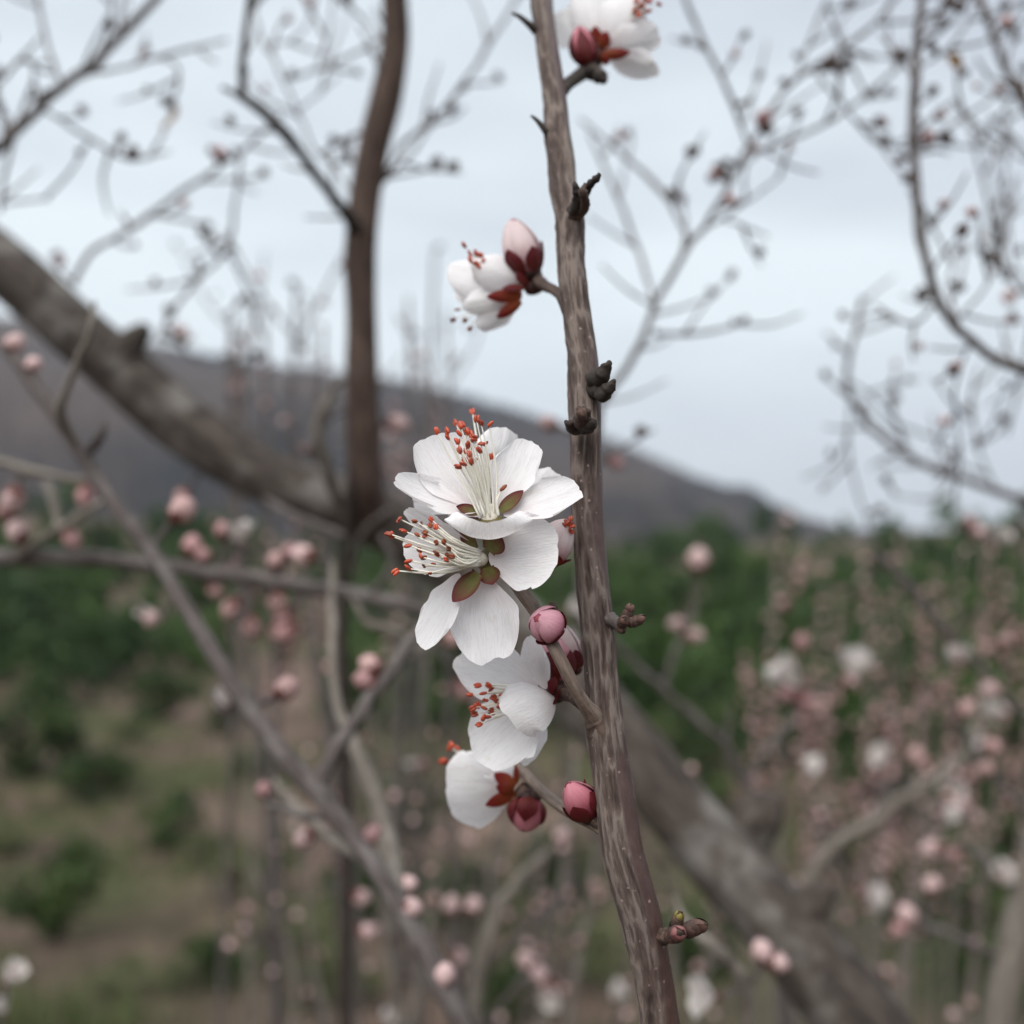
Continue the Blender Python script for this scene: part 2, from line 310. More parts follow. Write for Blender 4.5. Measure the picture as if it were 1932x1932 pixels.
def mountain_mat():
    m, ns, ls, out = mat('bare_wooded_mountain')
    ge = ns.new('ShaderNodeNewGeometry'); sp = ns.new('ShaderNodeSeparateXYZ'); ls.new(ge.outputs['Position'], sp.inputs[0])
    n1 = node(ns, 'ShaderNodeTexNoise', Scale=0.010, Detail=7.0, Roughness=0.6); ls.new(ge.outputs['Position'], n1.inputs['Vector'])
    n2 = node(ns, 'ShaderNodeTexNoise', Scale=0.004, Detail=4.0, Roughness=0.55); ls.new(ge.outputs['Position'], n2.inputs['Vector'])
    r1 = ramp(ns, [(0.40, (0.010, 0.009, 0.0115)), (0.50, (0.024, 0.019, 0.021)), (0.60, (0.050, 0.037, 0.033))]); ls.new(n1.outputs['Fac'], r1.inputs['Fac'])
    r2 = ramp(ns, [(0.42, (0.010, 0.012, 0.013)), (0.60, (0.080, 0.058, 0.046))]); ls.new(n2.outputs['Fac'], r2.inputs['Fac'])
    col = mixc(ns, ls, 0.5, r1.outputs['Color'], r2.outputs['Color'])
    b = node(ns, 'ShaderNodeBsdfPrincipled', Roughness=0.95); b.inputs['Specular IOR Level'].default_value = 0.05; ls.new(col, b.inputs['Base Color'])
    ls.new(b.outputs['BSDF'], out.inputs['Surface']); return m
M['mountain'] = mountain_mat()

# ------------------------------------------------------------------ terrain
PY = [-400, -40, -8, 0, 2, 5, 8, 16, 22, 30, 45, 70, 100, 122, 160, 210, 3500]
PZ = [30, 5, 0.6, 0, -0.1, -1.5, -3.1, -5.0, -5.6, -6.0, -6.0, -5.4, -4.0, -3.0, -12, -26, -60]
def ground_z(x, y):
    x = np.asarray(x, float); y = np.asarray(y, float)
    z = np.interp(y, PY, PZ)
    side = np.clip(np.abs(x) - 60, 0, 200) * 0.02
    far = np.clip(y / 30.0, 0, 1) * np.clip((150 - y) / 40, 0.15, 1)
    rgt = np.clip((x - 10) / 60, 0, 1) * np.clip((y - 40) / 80, 0, 1) * np.clip((160 - y) / 40, 0, 1) * 4.0
    lft = np.clip((-x - 15) / 60, 0, 1) * np.clip((y - 40) / 80, 0, 1) * np.clip((160 - y) / 40, 0, 1) * 7.0
    b = (vnoise(x / 14 + 40, y / 14 + 40, 3) - 0.5) * 1.5 * far + (vnoise(x / 3.5 + 80, y / 3.5 + 80, 4) - 0.5) * 0.35 * np.clip(np.abs(y) / 5, 0.05, 1)
    return z + b + side + rgt + lft
ph = np.concatenate([np.linspace(-180, -60, 40, endpoint=False), np.linspace(-60, 60, 200, endpoint=False), np.linspace(60, 180, 40, endpoint=False)]) * math.pi / 180
rr_ = np.concatenate([[0.02], np.geomspace(0.3, 3400, 190)])
PH, RR_ = np.meshgrid(ph, rr_)
gx = RR_ * np.sin(PH); gy = RR_ * np.cos(PH); gz = ground_z(gx, gy)
GV = np.stack([gx, gy, gz], 2).reshape(-1, 3); nph = len(ph)
GF = [(i * nph + j, (i + 1) * nph + j, (i + 1) * nph + (j + 1) % nph, i * nph + (j + 1) % nph)[::-1] for i in range(len(rr_) - 1) for j in range(nph)]
GF.append(tuple(range(nph))[::-1])
g = obj('ground', GV, GF, M['ground'], org=(0, 0, 0)); g['kind'] = 'structure'
# mountain: ridge line measured along the skyline
SKU = [-2600, -1200, -400, 0, 180, 350, 500, 640, 720, 880, 1040, 1150, 1300, 1400, 1500, 1600, 1750, 1932, 2500, 3600, 5200]
SKV = [800, 640, 560, 596, 625, 660, 685, 700, 710, 747, 792, 826, 890, 932, 972, 998, 1012, 1008, 985, 960, 940]
tu = np.concatenate([np.linspace(-2.2, -0.6, 60, endpoint=False), np.linspace(-0.6, 0.6, 320, endpoint=False), np.linspace(0.6, 2.6, 70)])
su = tu / TAN * PX + PX
sv = np.interp(su, SKU, SKV)
k5 = np.ones(9) / 9; sv = np.convolve(np.pad(sv, 4, mode='edge'), k5, 'valid')
MYc = 950.0
ty = np.concatenate([np.linspace(260, MYc, 90), np.linspace(MYc + 30, 1700, 20)])
TU, TY = np.meshgrid(tu, ty)
crest = CAM_Z + MYc * (PX - sv) / PX * TAN
f = np.clip((TY - 260) / (MYc - 260), 0, 1)
prof = f ** 1.15
gull = (vnoise(TU * 9 + 30, TY / 160 + 9, 21) - 0.5) * 46 + (vnoise(TU * 26 + 30, TY / 70 + 9, 22) - 0.5) * 20 + (vnoise(TU * 80 + 30, TY / 25 + 9, 23) - 0.5) * 8
mz = -30 + (crest[None, :] + 30) * prof + gull * np.sin(f * math.pi) * 0.9
small = (vnoise(TU * 300, TY * 0 + 3, 24) - 0.5) * 5 * np.exp(-((TY - MYc) / 60) ** 2)
mz = mz + small
mz = np.where(TY > MYc, (-30 + (crest[None, :] + 30) * (1 - (TY - MYc) / 900 * 0.9)), mz)
mxx = TU * TY
MV = np.stack([mxx, TY, mz], 2).reshape(-1, 3); nu = len(tu)
MF = [(i * nu + j, i * nu + j + 1, (i + 1) * nu + j + 1, (i + 1) * nu + j) for i in range(len(ty) - 1) for j in range(nu - 1)]
mo = obj('mountain', MV, MF, M['mountain'], org=(0, 950, 0)); mo['kind'] = 'structure'

# ------------------------------------------------------------------ foliage of the hillside
def crown_np(n, rx, rz, leaf, clumps, seed):
    r = np.random.default_rng(seed)
    c = r.normal(size=(clumps, 3)); c /= np.linalg.norm(c, axis=1)[:, None]; c *= (r.uniform(0.35, 0.85, size=(clumps, 1)))
    c[:, 2] = c[:, 2] * 0.85
    size = r.uniform(0.2, 0.38, size=clumps)
    k = r.integers(0, clumps, n)
    q = r.normal(size=(n, 3)); q /= np.linalg.norm(q, axis=1)[:, None]; q *= (r.uniform(0.3, 1.0, size=(n, 1)) ** 0.5) * size[k][:, None]
    p = c[k] + q; p[:, :2] *= rx; p[:, 2] = (p[:, 2] + 0.75) * rz
    a = r.normal(size=(n, 3)); a /= np.linalg.norm(a, axis=1)[:, None]
    b = r.normal(size=(n, 3)); b -= (b * a).sum(1)[:, None] * a; b /= np.linalg.norm(b, axis=1)[:, None]
    s = leaf * r.uniform(0.6, 1.3, size=(n, 1))
    V = np.stack([p - a * s * 0.5, p + b * s * 0.28, p + a * s * 0.5, p - b * s * 0.28], 1)
    return V.reshape(-1, 3)
def quads_obj(name, V, material, parent=None, org=None, kind=None):
    V = np.asarray(V, float)
    if org is None: org = V.mean(0)
    n = len(V) // 4
    me = bpy.data.meshes.new(name); me.vertices.add(len(V)); me.vertices.foreach_set('co', (V - np.asarray(org)).astype(np.float32).ravel())
    me.loops.add(len(V)); me.loops.foreach_set('vertex_index', np.arange(len(V), dtype=np.int32))
    me.polygons.add(n); me.polygons.foreach_set('loop_start', np.arange(n, dtype=np.int32) * 4)
    me.materials.append(material); me.update(calc_edges=True); me.validate()
    o = bpy.data.objects.new(name, me); place(o, org, parent)
    if kind: o['kind'] = kind
    return o
# a far wood that reads as one mass
fr = np.random.default_rng(77); parts = []
protos = [crown_np(260, 1, 1, 0.30, 12, 100 + i) for i in range(5)]
cnt = 0
while cnt < 560:
    y = 30 * (124 / 30) ** fr.uniform(0, 1); t = fr.uniform(-0.85, 0.85); x = t * y
    u = PX + t / TAN * PX
    dens = vnoise(x / 11 + 9, y / 11 + 5, 31)
    thr = 0.22 if y > 46 else 0.45
    if 220 < u < 640 and y < 42: thr = 0.75
    if dens < thr: continue
    s = fr.uniform(1.3, 2.5) * (0.8 if y < 60 else 1.0); hh = s * fr.uniform(0.9, 1.5)
    q = protos[cnt % 5] * np.array([s, s, hh]); a = fr.uniform(0, 6.28); ca, sa = math.cos(a), math.sin(a)
    q = np.stack([q[:, 0] * ca - q[:, 1] * sa, q[:, 0] * sa + q[:, 1] * ca, q[:, 2]], 1)
    parts.append(q + np.array([x, y, float(ground_z(x, y)) - 0.15])); cnt += 1
w = quads_obj('woodland', np.vstack(parts), M['forest'], org=(0, 80, -5), kind='stuff')
w['label'] = 'dark green wood covering the hillside below the mountain'; w['category'] = 'woodland'
# shrubs that can be told apart on the slope
def shrub(u, y, width, hr, m, label, seed, leaf=0.1, n=1500):
    x = (u - PX) / PX * TAN * y; z = float(ground_z(x, y))
    t = empty('hillside_shrub', (x, y, z), label, 'shrub', 'shrubs on the dry slope')
    rx = width / 2; rz = rx * hr
    V = crown_np(n, rx, rz, leaf * width / 1.5, 16, seed) + np.array([x, y, z])
    quads_obj('crown', V, m, t)
    for k in range(3):
        a = k * 2.1 + seed; tube_obj('trunk', [(x, y, z - 0.1, 0.035 * width), (x + math.cos(a) * rx * 0.15, y + math.sin(a) * rx * 0.15, z + rz * 0.5, 0.022 * width), (x + math.cos(a) * rx * 0.4, y + math.sin(a) * rx * 0.4, z + rz * 1.1, 0.008 * width)], M['dark'], t, n=6, sub=3)
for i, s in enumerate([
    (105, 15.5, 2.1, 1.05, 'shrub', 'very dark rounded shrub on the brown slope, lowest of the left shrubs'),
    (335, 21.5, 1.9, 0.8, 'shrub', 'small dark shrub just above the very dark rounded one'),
    (400, 19.5, 1.5, 0.6, 'shrub_olive', 'pale olive low shrub beside the small dark one'),
    (15, 21.0, 1.4, 0.7, 'shrub_olive', 'yellowish olive shrub behind the very dark rounded one'),
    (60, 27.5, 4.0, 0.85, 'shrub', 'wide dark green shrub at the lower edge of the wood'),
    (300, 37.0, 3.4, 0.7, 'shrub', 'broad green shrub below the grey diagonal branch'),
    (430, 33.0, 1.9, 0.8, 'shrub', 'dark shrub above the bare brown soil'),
    (230, 32.0, 1.6, 0.6, 'shrub_olive', 'pale grey green shrub at the rim of the bare soil'),
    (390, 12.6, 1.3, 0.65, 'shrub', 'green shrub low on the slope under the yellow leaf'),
    (560, 13.5, 1.6, 0.7, 'shrub_olive', 'olive shrub behind the forked grey stem'),
    (500, 17.5, 1.8, 0.6, 'shrub_olive', 'wispy olive shrub right of the pale olive low one'),
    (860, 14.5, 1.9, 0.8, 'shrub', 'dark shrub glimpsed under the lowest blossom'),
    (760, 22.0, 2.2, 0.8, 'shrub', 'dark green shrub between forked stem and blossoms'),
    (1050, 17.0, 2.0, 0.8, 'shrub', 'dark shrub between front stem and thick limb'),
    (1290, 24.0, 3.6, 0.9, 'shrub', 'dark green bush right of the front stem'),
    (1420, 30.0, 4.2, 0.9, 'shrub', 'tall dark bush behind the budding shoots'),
    (1560, 20.0, 2.4, 0.8, 'shrub_olive', 'olive bush behind the budding shoots'),
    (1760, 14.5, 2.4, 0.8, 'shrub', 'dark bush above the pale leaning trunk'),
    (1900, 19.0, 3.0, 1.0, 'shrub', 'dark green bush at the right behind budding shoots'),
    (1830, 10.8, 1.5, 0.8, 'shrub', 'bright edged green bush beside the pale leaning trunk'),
    (1600, 11.5, 1.4, 0.8, 'shrub_olive', 'low olive bush behind the thick limb'),
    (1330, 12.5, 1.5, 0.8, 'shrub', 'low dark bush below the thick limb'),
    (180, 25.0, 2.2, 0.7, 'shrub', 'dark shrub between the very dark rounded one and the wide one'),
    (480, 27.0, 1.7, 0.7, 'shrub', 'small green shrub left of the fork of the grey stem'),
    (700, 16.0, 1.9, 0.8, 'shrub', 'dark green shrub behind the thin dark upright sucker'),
    (620, 11.6, 1.3, 0.8, 'shrub_olive', 'olive shrub at the foot of the thin dark upright sucker'),
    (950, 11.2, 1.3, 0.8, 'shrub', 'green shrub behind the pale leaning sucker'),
    (1120, 12.2, 1.2, 0.8, 'shrub_olive', 'olive shrub behind the foot of the front stem'),
    (240, 12.3, 1.0, 0.5, 'shrub_olive', 'low yellowish shrub below the very dark rounded one'),
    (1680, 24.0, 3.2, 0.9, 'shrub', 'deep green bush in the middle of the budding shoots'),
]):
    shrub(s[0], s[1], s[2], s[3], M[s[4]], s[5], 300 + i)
# dry grass and weeds
def blades(name, n, y0, y1, h, wd, m, label, cat, seed):
    r = np.random.default_rng(seed)
    y = y0 * (y1 / y0) ** r.uniform(0, 1, n * 3); x = r.uniform(-0.75, 0.75, n * 3) * y
    keep = vnoise(x / 2.3 + 30, y / 3.3 + 30, seed) > 0.5; x = x[keep][:n]; y = y[keep][:n]; n = len(x)
    z = ground_z(x, y) - 0.02; hh = h * r.uniform(0.5, 1.3, n); a = r.uniform(0, 6.28, n); le = r.uniform(0, 0.5, n) * hh
    ww = wd * r.uniform(0.6, 1.4, n)
    dx = np.cos(a); dy = np.sin(a)
    V = np.stack([np.stack([x - dy * ww, y + dx * ww, z], 1), np.stack([x + dy * ww, y - dx * ww, z], 1),
                  np.stack([x + dx * le + dy * ww * 0.3, y + dy * le - dx * ww * 0.3, z + hh], 1), np.stack([x + dx * le - dy * ww * 0.3, y + dy * le + dx * ww * 0.3, z + hh], 1)], 1).reshape(-1, 3)
    o = quads_obj(name, V, m, org=(0, 6, -3), kind='stuff'); o['label'] = label; o['category'] = cat
blades('dry_grass', 14000, 2.2, 30, 0.36, 0.010, M['dry'], 'dry straw coloured grass over the slope', 'grass', 51)
blades('green_weeds', 14000, 2.2, 34, 0.34, 0.03, M['weed'], 'low green weeds between the dry grass', 'weeds', 52)

# ------------------------------------------------------------------ near flowers: petals, sepals, stamens, buds
class Frame:
    def __init__(s, d): s.d = d
    def p(s, c): return P(c[0], c[1], s.d - c[2] * pxm(s.d))
def unit(a): a = np.asarray(a, float); return a / (np.linalg.norm(a) + 1e-9)
def petal(fr, B, T, N, W, bend=10, cup=0.25, notch=0.0, ripple=2.0, seed=0, pa=0.8, pb=3.2, claw=0.07, mtl='petal', parent=None, name='petal', nt=30, ns=25, skew=0.0, curl=0.0, tipcurl=0.0, cap=0.50, tm=0.66, drop=0.03):
    B = np.asarray(B, float); T = np.asarray(T, float); ax = T - B; L = np.linalg.norm(ax); e = ax / L
    N = np.asarray(N, float); N = unit(N - np.dot(N, e) * e); S = np.cross(e, N)
    pointed = name != 'petal'
    t = np.linspace(0, 1, nt); s = np.sin(np.linspace(-math.pi / 2, math.pi / 2, ns))
    if pointed: t = np.sin(np.linspace(0, math.pi / 2, nt)) ** 1.15; s = np.linspace(-1, 1, ns)
    TT, SS = np.meshgrid(t, s, indexing='ij')
    if pointed:
        tt = np.linspace(0, 1, 300); mxv = (tt ** pa * np.clip(1 - tt ** pb, 0, 1) ** 0.8).max()
        prof = np.maximum(TT ** pa * np.clip(1 - TT ** pb, 0, 1) ** 0.8 / mxv, claw * (1 - TT))
        hw = W * prof; along = TT * L; crease = 0.0
    else:
        up = np.sin(math.pi / 2 * np.clip(TT / tm, 0, 1)) ** (0.42 + pa * 0.5)
        prof = claw + (1 - claw) * up - drop * np.clip((TT - tm) / (1 - tm), 0, 1) ** 2
        hw = W * prof * (1 + 0.07 * (vnoise(np.sign(SS) * 3 + 50, TT * 5, seed) - 0.5) * 2 * np.abs(SS))
        capf = 1 - cap * (1 - np.sqrt(1 - 0.985 * SS ** 2))
        edge = 1 - notch * np.exp(-((SS - 0.25 * math.sin(seed * 1.3)) / 0.3) ** 2) + (0.03 * np.sin(SS * 3.1 + seed * 2.1) + 0.016 * np.sin(SS * 7.3 + seed * 1.1)) * (1 - SS ** 2) + 0.007 * np.sin(SS * 19 + seed)
        along = TT * L * (1 + (capf * edge - 1) * TT ** 1.6); crease = 0.02
    h = -bend * 4 * TT * (1 - TT) + cup * hw * SS ** 2 * 0.9 + curl * hw * np.clip(np.abs(SS) - 0.6, 0, 1) ** 2 * 5
    h = h + ripple * 1.5 * (vnoise(SS * 1.8 + 20, TT * 2.5 + 20, seed + 1) - 0.5) * 2 * TT
    if not pointed:
        h = h + ripple * 0.9 * (vnoise(SS * 4.5 + 60, TT * 3 + 20, seed + 2) - 0.5) * 2 * TT ** 2.5 + ripple * 0.55 * (vnoise(SS * 11 + 60, TT * 2.5 + 20, seed + 3) - 0.5) * TT
    h = h + tipcurl * np.clip(TT - 0.75, 0, 1) ** 2 * 16 - crease * L * np.exp(-(SS / 0.12) ** 2) * TT * (1 - TT * 0.6) * 1.2
    Q = B + along[..., None] * e + (SS * hw + skew * W * TT ** 2)[..., None] * S + h[..., None] * N
    V = np.array([fr.p(q) for q in Q.reshape(-1, 3)])
    F = [(i * ns + j, i * ns + j + 1, (i + 1) * ns + j + 1, (i + 1) * ns + j) for i in range(nt - 1) for j in range(ns - 1)]
    uv = np.stack([SS * 0.5 + 0.5, TT], 2).reshape(-1, 2)
    return obj(name, V, F, M[mtl], parent, uv=uv)
def ptube(pp, n=8, sub=5):          # tube in plan units
    V, F, ex = tube([tuple(q) for q in pp], n=n, sub=sub); return V, F
def stamen(fr, B, mid, A, parent, size=6.5, r=1.5,  m='anther', name='stamen'):
    size *= 1.22; r *= 1.28
    V, F = ptube([(*B, r * 1.25), (*mid, r), (*A, r * 0.6)], n=6, sub=6)
    mi = [0] * len(F)
    # two-lobed anther
    d = unit(np.asarray(A) - np.asarray(mid)); tilt = unit(np.array([rng.uniform(-1, 1), rng.uniform(-1, 1), rng.uniform(-1, 1)]) * 0.9 + d)
    sd = unit(np.cross(tilt, [rng.uniform(-1, 1), rng.uniform(-1, 1), rng.uniform(-1, 1)])); td = np.cross(tilt, sd)
    V = list(map(tuple, V))
    for sg in (-1, 1):
        b0 = len(V); nr, na = 7, 8
        for i in range(nr):
            a = math.pi * i / (nr - 1); rr = math.sin(a) * size * 0.46; zz = -math.cos(a) * size
            for j in range(na):
                th = 2 * math.pi * j / na
                q = np.asarray(A) + tilt * (zz + size * 0.35) + sd * (rr * math.cos(th) + sg * size * 0.34 + 0.05 * zz * sg) + td * rr * 0.95 * math.sin(th)
                V.append(tuple(q))
        for i in range(nr - 1):
            for j in range(na):
                k = (j + 1) % na; F.append((b0 + i * na + j, b0 + i * na + k, b0 + (i + 1) * na + k, b0 + (i + 1) * na + j)); mi.append(1)
    W = np.array([fr.p(q) for q in V])
    return obj(name, W, F, [M['filament'], M[m]], parent, mi=mi)
def cup_obj(fr, name, O, axis, R, L, mtl, parent, neck=0.35):
    O = np.asarray(O, float); a = unit(axis)
    pr = [(-1.0, neck), (-0.75, 0.75), (-0.4, 1.0), (0.0, 1.02), (0.18, 0.9)]
    V, F = ptube([(*(O + a * t * L), R * k) for t, k in pr], n=14, sub=4)
    return obj(name, np.array([fr.p(q) for q in V]), F, M[mtl], parent)
def basis(a):
    a = unit(a); h = np.array([0.0, 0, 1]) if abs(a[2]) < 0.8 else np.array([0.0, 1, 0]); x = unit(np.cross(h, a)); return a, x, np.cross(a, x)
def bud(fr, base, axis, L, R, parent, petal_m='budpetal', sepal_m='sepal', seed=0, sep=0.55, openness=0.0, name='bud'):
    """closed or half open bud: calyx mesh with wrapped petals and sepals below it"""
    a, x, y = basis(axis); base = np.asarray(base, float)
    cx = cup_obj(fr, name, base + a * R * 0.15, a, R * 0.55, R * 0.5, 'calyx_dark', parent, 0.45)
    r = random.Random(seed)
    pr = [(0.02, .35), (.15, .8), (.4, .97), (.65, .9), (.85, .58), (.95, .25)]
    Vc, Fc = ptube([(*(base + a * L * t), R * 0.68 * k) for t, k in pr], n=12, sub=3); obj('petal', np.array([fr.p(q) for q in Vc]), Fc, M['rosepetal'], cx, uv=np.full((len(Vc), 2), 0.3))
    def patch(k, span, t0, t1, off, mm, nm, point):
        nt, ns = 16, 13; V = []; uv = []
        ph0 = k + r.uniform(-0.1, 0.1)
        for i in range(nt):
            t = t0 + (t1 - t0) * i / (nt - 1); q = i / (nt - 1)
            prof = math.sin(math.pi * min(1, 0.06 + t * 0.94) ** 0.85) ** 0.62
            wid = (1 - max(0, (q - (0.5 if point else 0.75)) / (0.5 if point else 0.25)) ** 2 * (0.96 if point else 0.55)) * (0.5 + 0.5 * min(1, q * 3))
            for j in range(ns):
                s = -1 + 2 * j / (ns - 1); th = ph0 + s * span / 2 * wid
                rad = R * prof * off * (1 + openness * q * q) * (1 + 0.02 * s) + 0.02 * R * math.sin(5 * s + seed)
                V.append(tuple(fr.p(base + a * L * t + (x * math.cos(th) + y * math.sin(th)) * rad))); uv.append((s * 0.5 + 0.5, q))
        F = [(i * ns + j, i * ns + j + 1, (i + 1) * ns + j + 1, (i + 1) * ns + j) for i in range(nt - 1) for j in range(ns - 1)]
        obj(nm, V, F, M[mm], cx, uv=uv)
    for k in range(5): patch(k * 2.513 + seed, 2.3, 0.02, 0.99 - 0.012 * k, 1.0 - 0.04 * k, petal_m, 'petal', False)
    for k in range(5): patch(k * 1.2566 + seed + 0.4, 1.15, 0.0, sep * r.uniform(0.85, 1.1), 1.06, sepal_m, 'sepal', True)
    return cx
def blossom(fr, O, axis, parent, L=140, W=58, spread=70, roll=0, petals=5, R=17, petal_m='petal', sepal_m='sepal', stamens=18, slen=105, seed=0, label=None, skip=(), cupL=26, calyx='calyx_dark', sspread=0.33, anther='anther', bend=14, cup=0.35, sepal_spread=105):
    """generic blossom for the ones turned away; O is the rim of the calyx, axis the way it opens"""
    r = random.Random(seed); a, x, y = basis(axis); O = np.asarray(O, float)
    b = cup_obj(fr, 'blossom', O, a, R, cupL, calyx, parent)
    if label: b['label'] = label
    for k in range(petals):
        if k in skip: continue
        th = roll + k * 2 * math.pi / petals + r.uniform(-0.1, 0.1); sp = math.radians(spread + r.uniform(-8, 8)); p = x * math.cos(th) + y * math.sin(th)
        d = a * math.cos(sp) + p * math.sin(sp); n = a * math.sin(sp) - p * math.cos(sp)
        petal(fr, O + p * R * 0.8, O + p * R * 0.8 + d * L * r.uniform(0.92, 1.06), n, W * r.uniform(0.92, 1.08), bend=bend, cup=cup, notch=r.uniform(0, 0.09), ripple=3, seed=seed * 7 + k, mtl=petal_m, parent=b)
    for k in range(5):
        th = roll + (k + 0.5) * 2 * math.pi / 5; sp = math.radians(sepal_spread + r.uniform(-8, 8)); p = x * math.cos(th) + y * math.sin(th)
        d = a * math.cos(sp) + p * math.sin(sp); n = a * math.sin(sp) - p * math.cos(sp)
        petal(fr, O + p * R * 0.85 - a * 3, O + p * R * 0.85 - a * 3 + d * L * 0.36, n, L * 0.12, bend=3, cup=0.4, ripple=1, seed=k, pa=0.5, pb=1.6, claw=0.5, mtl=sepal_m, parent=b, name='sepal', nt=14, ns=9)
    for k in range(stamens):
        th = r.uniform(0, 6.28); q = r.uniform(0.2, 1.0); p = x * math.cos(th) + y * math.sin(th)
        B0 = O + p * R * 0.7 * q; A0 = O + a * slen * r.uniform(0.65, 1.1) + p * slen * sspread * q * r.uniform(0.6, 1.4)
        stamen(fr, B0, (B0 * 0.5 + A0 * 0.5) + a * slen * 0.05 + p * slen * 0.05, A0, b, m=anther)
    return b

# ---- the front stem
FS = Frame(FOCUS)
stemrow = [  # v, left edge, right edge, depth
    (-420, 985, 1025, .250), (-200, 992, 1032, .228), (0, 1000, 1043, .207), (98, 1014, 1055, .199), (195, 1025, 1071, .192), (254, 1027, 1077, .188), (312, 1034, 1086, .184), (346, 1036, 1088, .182), (409, 1047, 1102, .178),
    (473, 1051, 1102, .175), (536, 1055, 1108, .172), (600, 1063, 1116, .170), (663, 1071, 1127, .168), (727, 1073, 1134, .166), (838, 1075, 1135, .164), (976, 1079, 1140, .163), (1087, 1087, 1148, .162),
    (1197, 1096, 1160, .161), (1309, 1104, 1169, .160), (1361, 1104, 1176, .1595), (1439, 1114, 1186, .159), (1517, 1125, 1200, .158), (1595, 1135, 1213, .157), (1750, 1176, 1253, .156), (1858, 1199, 1271, .156), (1932, 1207, 1282, .156), (2120, 1240, 1325, .158)]
sp_pts = [(*P((l + r) / 2, v, d), (r - l) / 2 * pxm(d)) for v, l, r, d in stemrow]
sp_pts = [(sp_pts[0][0] - 0.004, sp_pts[0][1] + 0.03, sp_pts[0][2] + 0.12, 0.0016)] + sp_pts + [(0.075, 0.19, 1.30, 0.0040), (0.105, 0.23, 0.9, 0.0048), (0.115, 0.26, 0.4, 0.0060), (0.11, 0.27, -0.04, 0.009)]
stem_t = empty('apricot_sapling', (0.11, 0.27, 0.0), 'slender fissured brown stem in sharp focus carrying the large white blossoms', 'sapling')
def stem_disp(RR, TH, LL):
    per1, per2 = 16, 30
    Lmm = LL * 1000; w1 = (vnoise(TH * 0, Lmm / 9, 5) - 0.5) * 0.6
    a = (TH / (2 * math.pi)) + (vnoise(TH / (2 * math.pi) * 4, Lmm / 16, 8, 4) - 0.5) * 0.10 + w1 * 0.03
    n1 = 1 - np.abs(vnoise(a * per1, Lmm / 6.5, 1, per1) * 2 - 1); n2 = 1 - np.abs(vnoise(a * per2, Lmm / 3.2, 2, per2) * 2 - 1)
    n3 = vnoise(a * 60, Lmm / 1.6, 3, 60)
    ridge = np.clip(0.55 * n1 + 0.3 * n2 + 0.15 * n3, 0, 1)
    # smooth brown strip along one side, breaking up with height
    side = np.cos(TH + 0.75)                     # +x side towards the camera
    big = vnoise(TH / (2 * math.pi) * 6, Lmm / 13, 12, 6)
    rough = np.clip((-0.05 - side * 0.95 + (big - 0.5) * 1.9) * 2.6 + 0.5, 0, 1)
    return RR * (1 + rough * (ridge - 0.55) * 0.26 + (1 - rough) * (n3 - 0.5) * 0.015 + (vnoise(TH / (2 * math.pi) * 5, Lmm / 12, 15, 5) - 0.5) * 0.09), {'rough': rough, 'ridge': ridge * 0.85}
V, F, ex = tube(sp_pts, n=110, sub=26, disp=stem_disp)
obj('stem', V, F, M['stem'], stem_t, attrs=ex)

def spur_disp(RR, TH, LL):
    s_ = rng.randrange(999); q = RR.mean()
    return RR * (1 + 0.07 * np.sin(LL / q * 4.0 + s_) + 0.5 * (vnoise(TH / (2 * math.pi) * 5, LL / q * 1.6, s_, 5) - 0.5) + 0.3 * (vnoise(TH / (2 * math.pi) * 11, LL / q * 4, s_ + 1, 11) - 0.5)), {}
def near_twig(name, pp, mtl, d=None, n=12, wob=0.06, sub=8, parent=None):
    if name in ('spur',): return tube_obj(name, [(*P(u, v, dd), r * pxm(dd)) for u, v, dd, r in pp], M[mtl], parent or stem_t, n=18, sub=10, disp=spur_disp)
    pts = [(*P(u, v, dd), r * pxm(dd)) for u, v, dd, r in pp]
    return tube_obj(name, pts, M[mtl], parent or stem_t, n=n, sub=sub, wob=wob)
# spurs and thorns on the stem
near_twig('spur', [(1085, 402, .176, 16), (1098, 375, .172, 12), (1110, 352, .169, 8), (1128, 333, .168, 6), (1131, 328, .168, 4)], 'dark', wob=0.25)
near_twig('spur', [(1086, 400, .172, 12), (1090, 372, .169, 9), (1086, 350, .168, 6), (1084, 343, .168, 3)], 'dark', wob=0.25)
near_twig('spur', [(1088, 404, .175, 13), (1104, 380, .168, 8), (1100, 358, .166, 7), (1104, 346, .166, 3)], 'brown', wob=0.3)
near_twig('thorn', [(1040, 262, .187, 9), (1026, 243, .186, 6), (1012, 226, .186, 4), (1002, 218, .186, 2)], 'dark')
near_twig('thorn', [(1012, 58, .201, 9), (996, 44, .200, 6), (978, 30, .200, 4), (966, 25, .2, 2)], 'dark')
near_twig('spur', [(1120, 715, .163, 17), (1136, 706, .160, 14), (1148, 688, .159, 8), (1150, 681, .159, 4)], 'dark', wob=0.3)
near_twig('spur', [(1122, 735, .163, 18), (1144, 738, .160, 14), (1155, 724, .159, 9), (1160, 716, .159, 3)], 'dark', wob=0.3)
near_twig('spur', [(1100, 800, .160, 16), (1098, 790, .154, 14), (1096, 776, .152, 10), (1090, 768, .152, 4)], 'scale', wob=0.35)
near_twig('spur', [(1104, 806, .160, 14), (1112, 800, .154, 12), (1120, 796, .153, 8), (1125, 794, .153, 3)], 'dark', wob=0.35)
near_twig('spur', [(1090, 806, .160, 14), (1078, 804, .156, 11), (1070, 798, .155, 6), (1066, 794, .155, 3)], 'dark', wob=0.35)
near_twig('spur', [(1104, 796, .158, 10), (1104, 782, .153, 10), (1109, 774, .152, 6)], 'scale', wob=0.3)
